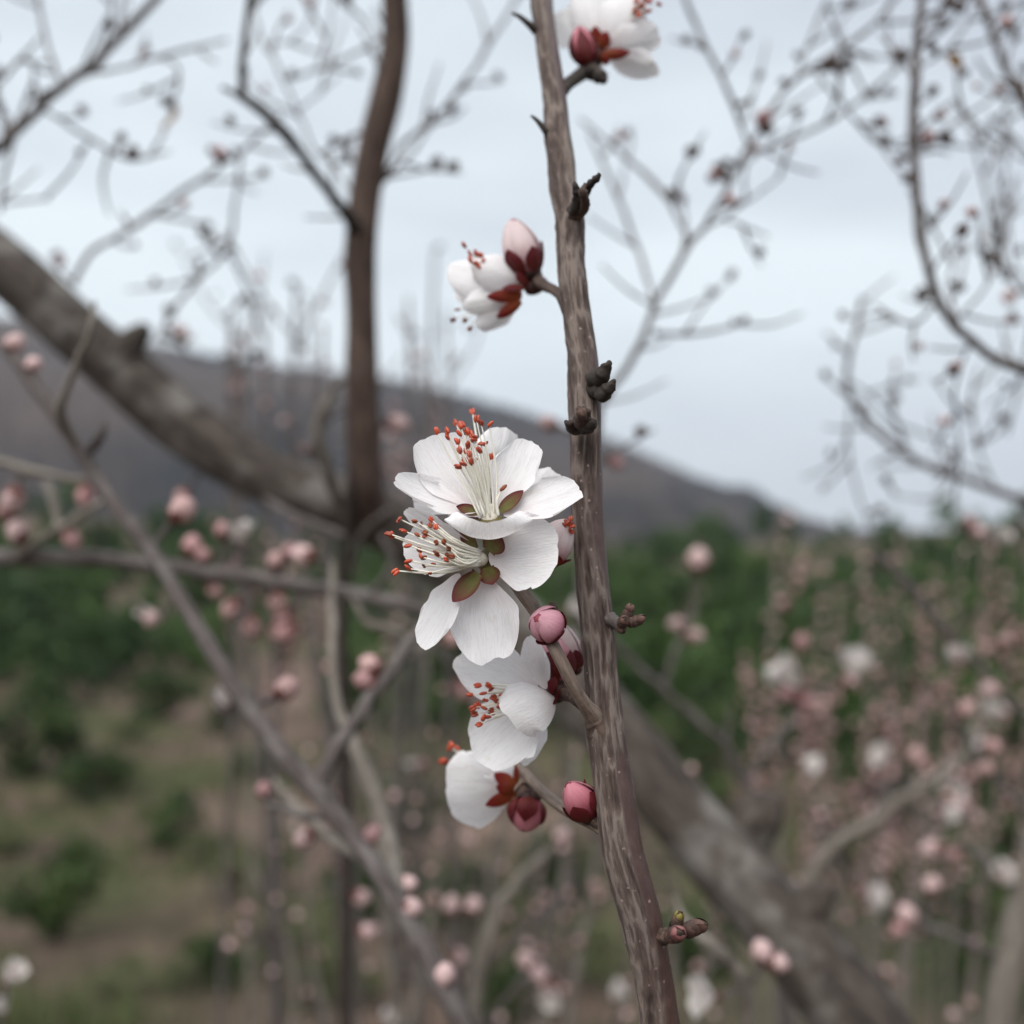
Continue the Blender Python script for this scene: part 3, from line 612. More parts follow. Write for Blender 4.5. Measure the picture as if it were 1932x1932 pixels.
def small_bud(u, v, d, ax, L, R, mtl='scale', seed=0, tip='sepal_dark'):
    fr = Frame(d); a = unit(ax); b = np.array([u, v, 0.0])
    pr = [(0, .5), (.2, .85), (.45, .92), (.7, .72), (.9, .38), (1.0, .1)]
    V, F = ptube([(*(b + a * L * t), R * k) for t, k in pr], n=9, sub=3)
    V = np.array(V); V += nrg.normal(size=V.shape) * R * 0.04
    c = obj('bud', np.array([fr.p(q) for q in V]), F, M[mtl], stem_t)
    a2, x, y = basis(a)
    for k in range(7):
        th = k * 2.4 + seed; p = x * math.cos(th) + y * math.sin(th); z0 = 0.0 + 0.085 * k; rr = R * (0.95 - 0.05 * k)
        petal(fr, b + a * L * z0 + p * rr * 0.85, b + a * L * min(1.02, z0 + 0.58) + p * rr * 0.55, -p, R * 0.85, bend=R * 0.32, cup=0.75, ripple=0.8, seed=k + seed, pa=0.4, pb=1.8, claw=0.6, mtl=tip if k > 3 else 'sepal_dark', parent=c, name='bud_scale', nt=10, ns=9)
M['sepal_dark'] = petal_mat('brown_bud_scale', (0.15, 0.08, 0.065), (0.045, 0.024, 0.02), (0.03, 0.017, 0.013), trans=0.0, b0=0.2, b1=1.0, veinamt=0.4)
M['leafbud'] = petal_mat('green_tipped_scale', (0.26, 0.22, 0.05), (0.09, 0.05, 0.03), (0.06, 0.03, 0.02), trans=0.1, b0=0.2, b1=0.9, veinamt=0.4)
M['roseleaf'] = petal_mat('rosy_bud_scale', (0.24, 0.10, 0.10), (0.07, 0.03, 0.026), (0.06, 0.02, 0.02), trans=0.0, b0=0.1, b1=0.9, veinamt=0.3)
near_twig('spur', [(1150, 1172, .160, 18), (1166, 1177, .158, 11), (1178, 1176, .157, 8), (1186, 1172, .157, 6)], 'grey', wob=0.2)
small_bud(1178, 1174, .157, (0.35, -0.9, 0.2), 38, 12, seed=1); small_bud(1184, 1178, .156, (0.9, -0.35, 0.3), 38, 12, seed=2); small_bud(1174, 1178, .155, (0.2, -0.4, 0.8), 26, 12, seed=3); small_bud(1168, 1182, .156, (0.4, 0.5, 0.7), 20, 10, seed=8)
near_twig('spur', [(1240, 1765, .155, 20), (1258, 1764, .153, 13), (1272, 1755, .152, 9), (1282, 1750, .152, 7)], 'scale', wob=0.25)
small_bud(1272, 1752, .152, (0.35, -0.9, 0.2), 36, 13, seed=4, tip='leafbud'); small_bud(1286, 1758, .152, (0.92, -0.28, 0.2), 52, 19, seed=5); small_bud(1272, 1764, .150, (0.35, -0.12, 0.9), 36, 19, seed=6, tip='roseleaf'); small_bud(1262, 1764, .151, (0.5, 0.4, 0.8), 26, 14, seed=7)

# ---- twig that carries the two large blossoms
near_twig('twig', [(1156, 1382, .1625, 12), (1144, 1372, .1608, 18), (1126, 1356, .1585, 19), (1108, 1336, .1565, 15), (1088, 1304, .155, 13), (1066, 1262, .154, 13), (1048, 1226, .154, 12.5), (1030, 1190, .156, 12), (1008, 1148, .157, 13), (986, 1118, .157, 13), (965, 1085, .157, 14), (950, 1060, .157, 13)], 'twig', n=16)
near_twig('spur', [(1150, 1392, .1605, 28), (1136, 1374, .1585, 26), (1122, 1357, .1575, 19)], 'brown')
near_twig('spur', [(1040, 1192, .156, 9), (1046, 1168, .154, 8), (1044, 1146, .154, 6), (1040, 1136, .154, 4)], 'scale', wob=0.35)
near_twig('spur', [(1050, 1190, .156, 7), (1056, 1176, .155, 6), (1052, 1156, .155, 4)], 'dark', wob=0.35)
cv = lambda x, y: (691.8 + 0.2767 * x, 754.7 + 0.2767 * y)    # plan units of the close study of these two
# upper blossom
OA = np.array([924.0, 978.0, 0.0])
A = cup_obj(FS, 'blossom', OA + np.array([2, 4, -4]), (-0.05, -0.95, 0.25), 24, 34, 'calyx', stem_t, 0.5); A['label'] = 'wide open white blossom with upright stamens, topmost of the pair'
petal(FS, (904, 958, -12), (806, 822, -58), (0.42, -0.12, 0.9), 68, bend=14, cup=0.30, notch=0.03, ripple=3, seed=3, pa=0.62, pb=3.4, parent=A, cap=0.40)
petal(FS, (898, 966, 4), (739, 905, 26), (0.18, -0.78, 0.62), 44, bend=14, cup=0.30, notch=0.0, ripple=3, seed=5, pa=0.7, pb=2.6, parent=A, cap=0.62)
petal(FS, (936, 958, -14), (1006, 826, -50), (-0.32, -0.22, 0.92), 47, bend=9, cup=0.30, notch=0.05, ripple=4, seed=8, pa=0.75, pb=3.4, parent=A, curl=0.1)
petal(FS, (950, 972, 2), (1102, 920, 12), (-0.12, -0.62, 0.78), 46, bend=7, cup=0.28, notch=0.04, ripple=3, seed=11, pa=0.75, pb=3.2, parent=A)
petal(FS, (924, 992, 8), (918, 984, 104), (0.0, -1.0, 0.05), 82, bend=30, cup=0.48, notch=0.10, ripple=2.0, seed=14, pa=0.55, pb=3.0, parent=A, cap=0.85, drop=0.3)
for (b, t, n, w_, sd_) in [((944, 966, -8), (988, 925, -10), (-0.5, -0.4, 0.75), 17, 1), ((904, 968, 0), (860, 956, 6), (0.2, -0.6, 0.75), 14, 2), ((915, 985, -22), (872, 975, -52), (0.2, -0.8, 0.3), 15, 3), ((938, 990, 4), (965, 1008, 40), (-0.2, -0.8, 0.4), 15, 4)]:
    petal(FS, (b[0], b[1], b[2] + 5), (t[0], t[1], t[2] + 6), n, w_, bend=3, cup=0.35, ripple=1, seed=sd_, pa=0.42, pb=1.7, claw=0.6, mtl='sepal_green', parent=A, name='sepal', nt=16, ns=11)
def heart(O, tip, r0, r1, parent):
    V, F = ptube([(*O, r0 * 0.7), (*(np.asarray(O) * 0.8 + np.asarray(tip) * 0.2), r0), (*(np.asarray(O) * 0.45 + np.asarray(tip) * 0.55), r1 * 1.1), (*tip, r1 * 0.8)], n=14, sub=4)
    obj('floral_cup', np.array([FS.p(q) for q in V]), F, M['heart'], parent)
M['heart'] = plain('cream_floral_cup', (0.74, 0.69, 0.58), 0.5, 0.3, 700.0, 0.12)
heart((924, 986, 0), (922, 952, 4), 17, 11, A)
SA = [(480, 220), (553, 218), (555, 255), (660, 172), (642, 182), (750, 138), (782, 163), (836, 172), (636, 235), (688, 222), (715, 240), (722, 272), (744, 262), (620, 290), (638, 350), (693, 315), (778, 300), (773, 350), (703, 378), (716, 428), (665, 440), (632, 455)]
for i, (x, y) in enumerate(SA):
    u, v = cv(x, y); w_ = 8 + (v - 800) * 0.62 + rng.uniform(-8, 8); fx = (u - 893) / 60
    b = (924 + fx * 16 + rng.uniform(-4, 4), 972 + rng.uniform(-2, 6), 6 + rng.uniform(-6, 14))
    m_ = (b[0] * 0.5 + u * 0.5 + 6 + fx * 2, (b[1] + v) / 2 + 6, (b[2] + w_) / 2 - 4)
    stamen(FS, b, m_, (u, v, w_), A, size=6.6, r=1.55)
for k in range(9):      # further filaments deep in the bunch
    b = (924 + rng.uniform(-15, 15), 972, rng.uniform(-14, 0)); u, v = cv(rng.uniform(600, 870), rng.uniform(260, 420)); stamen(FS, b, ((b[0] + u) / 2 + 4, (b[1] + v) / 2, -16), (u, v, -26), A, size=5.5, r=1.45)
u, v = cv(925, 605); stamen(FS, (940, 972, 16), (938, 944, 26), (u, v, 30), A, size=7, r=1.8, m='anther_brown')
# lower blossom
OB = np.array([908.0, 1056.0, 0.0])
Bb = cup_obj(FS, 'blossom', OB + np.array([14, 2, -24]), (-0.55, -0.12, 0.82), 25, 34, 'calyx', stem_t, 0.5); Bb['label'] = 'wide open white blossom with stamens pointing sideways, lower of the pair'
petal(FS, (922, 1052, 4), (1056, 1044, 30), (-0.36, -0.12, 0.92), 72, bend=10, cup=0.22, notch=0.03, ripple=3, seed=21, pa=0.62, pb=3.6, parent=Bb, skew=0.1, cap=0.44)
petal(FS, (908, 1084, 2), (926, 1256, 2), (-0.25, -0.22, 0.93), 69, bend=10, cup=0.2, notch=0.03, ripple=4.5, seed=26, pa=0.8, pb=3.8, parent=Bb, skew=0.0, cap=0.46, drop=0.04, tm=0.6)
petal(FS, (868, 1083, 0), (793, 1218, -26), (-0.66, -0.28, 0.72), 47, bend=8, cup=0.15, notch=0.0, ripple=4, seed=28, pa=0.62, pb=4.2, parent=Bb, curl=0.05, cap=0.45, skew=0.12)
petal(FS, (888, 1050, -6), (762, 1020, -52), (-0.30, -0.05, 0.95), 54, bend=10, cup=0.25, notch=0.02, ripple=3, seed=30, pa=0.62, pb=3.6, parent=Bb)
petal(FS, (900, 1034, -10), (764, 962, -40), (-0.25, 0.55, 0.55), 34, bend=-6, cup=0.2, ripple=3, seed=33, parent=Bb)
for (b, t, n, w_, sd_) in [((903, 1082, 6), (854, 1136, 18), (-0.3, -0.3, 0.9), 22, 5), ((920, 1070, 6), (930, 1103, 14), (-0.3, -0.2, 0.9), 21, 6), ((922, 1040, 2), (945, 1010, 8), (-0.4, 0.2, 0.9), 24, 7), ((898, 1036, 0), (868, 1003, -6), (-0.3, 0.2, 0.9), 14, 8)]:
    petal(FS, (b[0], b[1], b[2] + 7), (t[0], t[1], t[2] + 4), n, w_, bend=4, cup=0.3, ripple=1.2, seed=sd_, pa=0.4, pb=2.0, claw=0.65, mtl='sepal_green', parent=Bb, name='sepal', nt=16, ns=11)
heart((914, 1057, -6), (880, 1049, 24), 14, 9, Bb)
for k in range(14):
    an = k * 0.45; stamen(FS, (903 + 5 * math.cos(an), 1054 + 13 * math.sin(an), 12), (860 + rng.uniform(-8, 8), 1044 + 26 * math.sin(an), 40), (820 + rng.uniform(-26, 26), 1030 + 46 * math.sin(an) + rng.uniform(-8, 8), 34 + rng.uniform(-14, 8)), Bb, size=4.6, r=1.5, m='anther_brown' if k % 2 else 'anther')
SB = [(226, 812), (336, 828), (445, 820), (470, 872), (405, 905), (352, 922), (257, 893), (160, 915), (172, 930), (290, 993), (477, 968), (367, 1028), (370, 1070), (398, 1074), (478, 1040), (490, 1056), (566, 1015), (560, 1066), (548, 1090), (295, 1096), (205, 1165), (288, 1150), (590, 1068), (532, 972)]
for i, (x, y) in enumerate(SB):
    u, v = cv(x, y); w_ = 20 + (u - 740) * 0.32 + rng.uniform(-8, 10); fy = (v - 1030) / 50
    b = (900 + rng.uniform(-6, 8), 1052 + fy * 12 + rng.uniform(-4, 4), 10 + rng.uniform(-6, 10))
    m_ = ((b[0] + u) / 2 - 4, (b[1] + v) / 2 + 8 + fy * 4, (b[2] + w_) / 2 + 14)
    stamen(FS, b, m_, (u, v, w_), Bb, size=5.4 if x > 300 else 6.8, r=1.6, m='anther_brown' if 330 < x and y > 820 and i % 3 else 'anther')
near_twig('pedicel', [(955, 1062, .157, 12), (940, 1064, .1565, 15), (925, 1062, .156, 18)], 'twig', parent=stem_t)
near_twig('pedicel', [(962, 1082, .158, 11), (950, 1040, .1575, 12), (934, 1006, .156, 14)], 'twig', parent=stem_t)
# blossom hidden behind the upper one
blossom(Frame(.165), (905, 915, 0), (-0.35, -0.6, -0.7), stem_t, L=120, W=48, spread=74, roll=0.5, R=14, stamens=9, slen=125, seed=41, label='white blossom half hidden behind the upper open blossom', sspread=0.5)
petal(Frame(.163), (960, 980, 0), (1052, 888, -10), (-0.3, -0.4, 0.85), 40, bend=8, cup=0.25, ripple=3, seed=44, parent=A)
near_twig('pedicel', [(958, 1075, .158, 9), (940, 1010, .164, 8), (915, 940, .166, 10)], 'twig', parent=stem_t)
# half open pink bud behind the lower blossom
bE = bud(Frame(.160), (1032, 1062, 0), (0.42, -0.9, 0.12), 92, 35, stem_t, 'petal_pink', 'sepal_orange', seed=2, sep=0.3, openness=0.10)
for k in range(9):
    x_ = 1068 + rng.uniform(-6, 10); y_ = 990 + rng.uniform(-10, 14); stamen(Frame(.160), (1045, 1040, 8), (1058, 1010, 22), (x_, y_, 24 + rng.uniform(-6, 10)), bE, size=5, r=1.2)
# pink bud facing the lens
bF = bud(FS, (1046, 1190, -28), (-0.52, -0.40, 0.76), 66, 37, stem_t, 'budpetal', 'sepal', seed=5, sep=0.40, openness=0.0)
bF['label'] = 'round pink bud with dark sepals beside the dry bud scales'
# long bud behind the twig
bud(Frame(.166), (1056, 1290, 0), (-0.15, -0.98, -0.1), 100, 37, stem_t, 'budpetal', 'sepal', seed=9, sep=0.62)
bud(Frame(.168), (1085, 1265, 0), (-0.3, -0.95, 0.1), 95, 26, stem_t, 'petal_pink', 'sepal', seed=12, sep=0.4)
near_twig('pedicel', [(1098, 1330, .159, 12), (1080, 1312, .163, 12), (1064, 1290, .166, 14)], 'scale')

# ---- third blossom, lower
FG = Frame(.164)
cg = lambda x, y: (786.2 + 0.2605 * x, 1100.6 + 0.2605 * y)
OG = (1035, 1312, 0)
G = cup_obj(FG, 'blossom', (1044, 1308, -6), (-0.9, 0.25, 0.3), 20, 30, 'calyx_dark', stem_t, 0.5); G['label'] = 'white blossom with hanging lower petal below the open pair'
petal(FG, (1015, 1300, -10), (862, 1240, -40), (0.2, 0.25, 0.92), 56, bend=8, cup=0.22, ripple=3, seed=51, pa=0.7, pb=3.6, parent=G)
petal(FG, (1012, 1326, -8), (905, 1440, -16), (-0.25, -0.3, 0.9), 74, bend=8, cup=0.25, notch=0.02, ripple=3, seed=54, pa=0.6, pb=4.0, parent=G, skew=-0.05)
petal(FG, (1046, 1316, 12), (952, 1346, 74), (-0.25, 0.45, -0.8), 56, bend=20, cup=0.45, ripple=2, seed=57, pa=0.45, pb=3.6, parent=G)
petal(FG, (1030, 1300, 4), (1000, 1200, 8), (-0.6, 0.3, 0.75), 30, bend=6, cup=0.3, ripple=3, seed=60, pa=0.5, pb=3.4, parent=G)
petal(FG, (1018, 1330, -20), (985, 1440, -30), (-0.5, -0.2, 0.85), 40, bend=6, cup=0.3, ripple=3, seed=63, parent=G)
for (b, t, n, w_, sd_) in [((1052, 1300, 12), (1034, 1285, 40), (-0.3, 0.2, -0.9), 16, 1), ((1056, 1306, 8), (1044, 1328, 30), (-0.8, 0.2, 0.4), 22, 2), ((1040, 1328, 14), (1008, 1352, 34), (-0.5, -0.6, 0.5), 10, 3), ((1052, 1298, 0), (1030, 1262, 4), (-0.5, 0.3, 0.8), 14, 4)]:
    petal(FG, b, t, n, w_, bend=4, cup=0.3, ripple=1, seed=sd_, pa=0.4, pb=1.8, claw=0.6, mtl='sepal', parent=G, name='sepal', nt=14, ns=9)
SG = [(452, 738), (530, 745), (548, 758), (396, 808), (492, 795), (500, 845), (560, 820), (578, 850), (570, 835), (605, 890), (450, 890), (415, 900), (495, 905), (428, 945), (548, 910), (550, 940), (490, 965), (520, 970), (460, 1018), (632, 815)]
for x, y in SG:
    u, v = cg(x, y); b = (1005 + rng.uniform(-8, 8), 1315 + rng.uniform(-10, 10), 6); w_ = 26 + rng.uniform(-8, 12)
    stamen(FG, b, ((b[0] + u) / 2, (b[1] + v) / 2 + (v - 1325) * 0.2, 18), (u, v, w_), G, size=6.4, r=1.5)
near_twig('pedicel', [(1096, 1322, .157, 11), (1074, 1312, .162, 12), (1052, 1308, .165, 14)], 'scale')
# ---- fourth blossom, lowest, on its own twig, with two buds
near_twig('twig', [(1150, 1566, .158, 18), (1122, 1556, .160, 12), (1085, 1538, .166, 11), (1040, 1508, .174, 11), (1010, 1480, .180, 10), (985, 1456, .186, 10), (970, 1440, .190, 8)], 'twig', n=14)
FHh = Frame(.184)
H = cup_obj(FHh, 'blossom', (985, 1496, 0), (-0.85, -0.2, 0.1), 20, 34, 'calyx_dark', stem_t, 0.6); H['label'] = 'lowest white blossom turned away showing orange red sepals'
petal(FHh, (962, 1490, -4), (838, 1500, -6), (-0.15, -0.25, -0.95), 74, bend=12, cup=0.30, notch=0.02, ripple=4, seed=71, pa=0.5, pb=5.0, parent=H, skew=0.1, cap=0.4)
petal(FHh, (962, 1480, -20), (872, 1440, -60), (-0.3, 0.5, 0.6), 58, bend=10, cup=0.30, ripple=3, seed=74, pa=0.6, pb=4.0, parent=H)
petal(FHh, (966, 1482, -10), (930, 1428, -20), (-0.5, 0.4, -0.6), 44, bend=8, cup=0.30, ripple=3, seed=77, pa=0.6, pb=3.4, parent=H)
for (b, t, n, w_, sd_) in [((972, 1484, 10), (932, 1460, 22), (-0.2, 0.3, -0.9), 15, 1), ((972, 1496, 12), (916, 1520, 24), (-0.2, -0.3, -0.9), 14, 2), ((974, 1480, 0), (972, 1442, 4), (-0.6, 0.2, -0.7), 8, 3), ((970, 1492, 14), (936, 1484, 30), (-0.2, 0, -0.9), 14, 4)]:
    petal(FHh, b, t, n, w_, bend=4, cup=0.3, ripple=1, seed=sd_, pa=0.4, pb=1.9, claw=0.6, mtl='sepal_orange', parent=H, name='sepal', nt=14, ns=9)
for x, y in [(255, 1180), (300, 1205), (195, 1280), (215, 1285), (310, 1270), (240, 1190), (330, 1260)]:
    u, v = cg(x, y); stamen(FHh, (935, 1472, -24), ((935 + u) / 2, (1472 + v) / 2 - 4, -30), (u, v, -34), H, size=7, r=1.6)
near_twig('pedicel', [(1018, 1490, .179, 9), (1006, 1504, .181, 14), (988, 1498, .183, 18)], 'scale')
bI = bud(Frame(.181), (998, 1506, 0), (-0.15, 0.95, 0.2), 66, 36, stem_t, 'rosepetal', 'sepal', seed=15, sep=0.85); bI['label'] = 'dark red closed bud hanging under the lowest blossom'
bJ = bud(Frame(.160), (1116, 1542, 0), (-0.55, -0.78, 0.3), 84, 35, stem_t, 'rosepetal', 'sepal', seed=18, sep=0.62); bJ['label'] = 'rose bud with a pointed sepal against the stem'
petal(Frame(.160), (1100, 1512, 14), (1103, 1468, 10), (-0.9, 0, 0.4), 10, bend=3, cup=0.3, ripple=1, seed=3, pa=0.4, pb=1.8, claw=0.6, mtl='sepal', parent=bJ, name='sepal', nt=12, ns=7)
near_twig('pedicel', [(1140, 1556, .158, 14), (1128, 1552, .159, 14), (1116, 1542, .160, 14)], 'scale')

# ---- upper half open blossom with a bud
ck = lambda x, y: (786.2 + 0.2116 * x, 345.9 + 0.2116 * y)
near_twig('twig', [(1078, 592, .171, 16), (1064, 566, .174, 12), (1048, 549, .180, 10), (1030, 540, .186, 10), (1016, 530, .190, 12), (1010, 516, .192, 12)], 'brown', n=12)
FK = Frame(.192)
K = cup_obj(FK, 'blossom', (998, 538, 0), (-0.85, 0.1, 0.1), 19, 34, 'calyx_dark', stem_t, 0.5); K['label'] = 'half open blossom cluster high on the stem with red sepals'
def k_pet(b, t, n, w_, sd_, **kw): petal(FK, (*ck(*b[:2]), b[2]), (*ck(*t[:2]), t[2]), n, w_, seed=sd_, parent=K, **kw)
k_pet((940, 880, 10), (480, 730, 44), (0, 0.25, -0.95), 36, 81, bend=16, cup=0.55, ripple=2, pa=0.55, pb=3.0)
k_pet((900, 930, -10), (270, 790, -14), (0.1, 0.3, -0.9), 44, 84, bend=8, cup=0.35, ripple=2, pa=0.7, pb=3.4)
k_pet((900, 1000, 6), (420, 1110, 24), (0, -0.35, -0.9), 30, 87, bend=14, cup=0.5, ripple=2, pa=0.6, pb=3.2)
k_pet((890, 1030, 0), (560, 1300, 4), (-0.3, -0.5, -0.8), 34, 90, bend=12, cup=0.45, ripple=2, pa=0.6, pb=3.2)
k_pet((890, 960, -24), (330, 960, -60), (0, -0.4, 0.8), 40, 92, bend=8, cup=0.4, ripple=2, pa=0.6, pb=3.2)
for (b, t, n, w_, m_) in [((940, 1000, 20), (620, 1010, 44), (0, -0.2, -0.95), 13, 'sepal_orange'), ((930, 1050, 16), (710, 1200, 24), (-0.2, -0.4, -0.85), 13, 'sepal_orange'), ((990, 900, 22), (900, 740, 34), (-0.4, 0.3, -0.85), 16, 'sepal'), ((960, 930, 24), (760, 940, 44), (0, 0.4, -0.9), 8, 'sepal')]:
    petal(FK, (*ck(*b[:2]), b[2]), (*ck(*t[:2]), t[2]), n, w_, bend=4, cup=0.35, ripple=1, seed=3, pa=0.4, pb=1.9, claw=0.6, mtl=m_, parent=K, name='sepal', nt=14, ns=9)
for (x, y) in [(470, 620), (520, 610), (575, 640), (595, 690), (560, 740), (480, 690), (425, 560), (510, 740), (540, 720)]:
    u, v = ck(x, y); stamen(FK, (985, 530, 0), (930, 515, 20), (u, v, 44 + rng.uniform(-8, 8)), K, size=6, r=1.4, m='anther')
for (x, y) in [(375, 1125), (335, 1215), (435, 1215), (480, 1290)]:
    u, v = ck(x, y); stamen(FK, (985, 545, 0), (930, 568, -8), (u, v, -8), K, size=5, r=1.2, m='anther_brown')
bK = bud(Frame(.191), (1002, 516, 0), (-0.34, -0.93, 0.1), 112, 37, stem_t, 'petal_pink', 'sepal', seed=22, sep=0.5); bK['label'] = 'upright pale pink bud above the half open blossom'
# ---- topmost blossom
near_twig('twig', [(1055, 175, .194, 14), (1072, 158, .198, 12), (1088, 146, .202, 13), (1104, 134, .206, 14), (1116, 120, .209, 14)], 'dark', n=12)
near_twig('spur', [(1112, 132, .205, 15), (1128, 140, .203, 13), (1138, 150, .202, 10), (1142, 156, .202, 5)], 'dark', wob=0.3)
bL = bud(Frame(.205), (1108, 122, 0), (-0.22, -0.97, 0.1), 76, 26, stem_t, 'rosepetal', 'sepal', seed=25, sep=0.92); bL['label'] = 'dark red bud below the topmost blossom'
cl = lambda x, y: (943.4 + 0.1953 * x, 0.1953 * y)
FL = Frame(.210)
Lb = cup_obj(FL, 'blossom', (1130, 96, 0), (0.45, -0.8, 0.1), 18, 36, 'calyx_dark', stem_t, 0.6); Lb['label'] = 'topmost white blossom cut off by the upper edge, seen from below'
def l_pet(b, t, n, w_, sd_, **kw): petal(FL, (*cl(*b[:2]), b[2]), (*cl(*t[:2]), t[2]), n, w_, seed=sd_, parent=Lb, **kw)
l_pet((930, 400, -6), (800, -160, -30), (0.2, 0.1, -0.9), 44, 101, bend=10, cup=0.4, ripple=2, pa=0.6, pb=3.4)
l_pet((880, 380, -20), (520, 160, -60), (0.4, 0.2, -0.8), 42, 103, bend=8, cup=0.3, ripple=2)
l_pet((990, 430, 8), (1330, -20, 30), (0.3, -0.2, -0.9), 46, 105, bend=14, cup=0.4, ripple=2, pa=0.6, pb=3.6)
l_pet((1010, 480, 10), (1560, 330, 20), (-0.2, -0.5, -0.85), 46, 107, bend=12, cup=0.4, ripple=3, pa=0.6, pb=4.2)
l_pet((1010, 500, -4), (1520, 720, 0), (-0.3, -0.75, -0.6), 40, 109, bend=10, cup=0.3, ripple=3, pa=0.6, pb=4.2)
l_pet((960, 520, -14), (1010, 720, -40), (0.2, -0.8, 0.5), 30, 111, bend=10, cup=0.3, ripple=3)
for (b, t, n, w_) in [((930, 420, 14), (920, 250, 26), (0.1, 0, -0.9), 12), ((980, 470, 16), (1030, 300, 30), (0.1, 0, -0.9), 13), ((990, 540, 14), (1260, 500, 34), (0, -0.3, -0.9), 12), ((960, 560, 14), (1060, 580, 40), (0, -0.3, -0.9), 13)]:
    petal(FL, (*cl(*b[:2]), b[2]), (*cl(*t[:2]), t[2]), n, w_, bend=4, cup=0.35, ripple=1, seed=3, pa=0.4, pb=1.9, claw=0.6, mtl='sepal_orange', parent=Lb, name='sepal', nt=14, ns=9)
for (x, y) in [(1310, 20), (1300, 100), (1360, 60), (1420, 110), (1330, 140), (1450, 20), (1400, 10), (1530, 40), (1360, -60), (1430, -90)]:
    u, v = cl(x, y); stamen(FL, (1144, 80, 0), (1180, 45, 24), (u, v, 44 + rng.uniform(-8, 8)), Lb, size=6, r=1.3)

# ------------------------------------------------------------------ background branches
REG = []     # (thing, list of sampled (u, v, d, r))
def gz(x, y): return float(ground_z(x, y))
def bpts(pp):
    out = []
    for q in pp:
        if q[0] == 'w': out.append(tuple(q[1:]))
        else: out.append((*P(q[0], q[1], q[2]), q[3] / 2 * pxm(q[2])))
    return out
def branch(thing, name, pp, mtl, n=10, sub=6, wob=0.10, jit=0.0, reg=True):
    pts = bpts(pp); S = catmull(pts, sub)
    if jit:
        J = catmull(pts, 3); r = np.random.default_rng(rng.randrange(9999)); amp = J[:, 3].mean() * jit
        J[1:-1, :3] += r.normal(size=(len(J) - 2, 3)) * amp; J[1:-1, 3] *= r.uniform(0.9, 1.18, len(J) - 2); pts = J; sub = max(2, sub // 2); S = catmull(pts, sub)
    tube_obj(name, [tuple(p) for p in pts], M[mtl], thing, n=n, sub=sub, wob=wob)
    if reg:
        L = []
        for x, y, z, r_ in S:
            if y > 0.05: L.append((x / y / TAN * PX + PX, PX - (z - CAM_Z) / y / TAN * PX, y, r_))
        REG.append((thing, L))
# proto meshes for the small buds and blossoms of the background
def proto_bud(m1, m2, seed):
    r = random.Random(seed); V = []; F = []; mi = []
    prof = [(0, .25), (.12, .62), (.3, .92), (.5, 1.0), (.7, .9), (.86, .62), (.96, .3)]
    n = 9
    for t, k in prof:
        for j in range(n):
            th = 2 * math.pi * j / n; q = k * (1 + 0.09 * math.sin(5 * th + t * 4)); V.append((q * math.cos(th) * .5, q * math.sin(th) * .5, t * 1.15))
    for i in range(len(prof) - 1):
        for j in range(n):
            k = (j + 1) % n; F.append((i * n + j, i * n + k, (i + 1) * n + k, (i + 1) * n + j)); mi.append(1 if i < 2 or (i == 2 and j % 2) else 0)
    V.append((0, 0, -0.02)); V.append((0, 0, 1.16)); c = len(V) - 2
    for j in range(n):
        k = (j + 1) % n; F.append((c, k, j)); mi.append(1); F.append((c + 1, (len(prof) - 1) * n + j, (len(prof) - 1) * n + k)); mi.append(0)
    me = bpy.data.meshes.new('bud'); me.from_pydata(V, [], F); me.materials.append(m1); me.materials.append(m2); me.polygons.foreach_set('material_index', mi); smooth(me); me.update(); return me
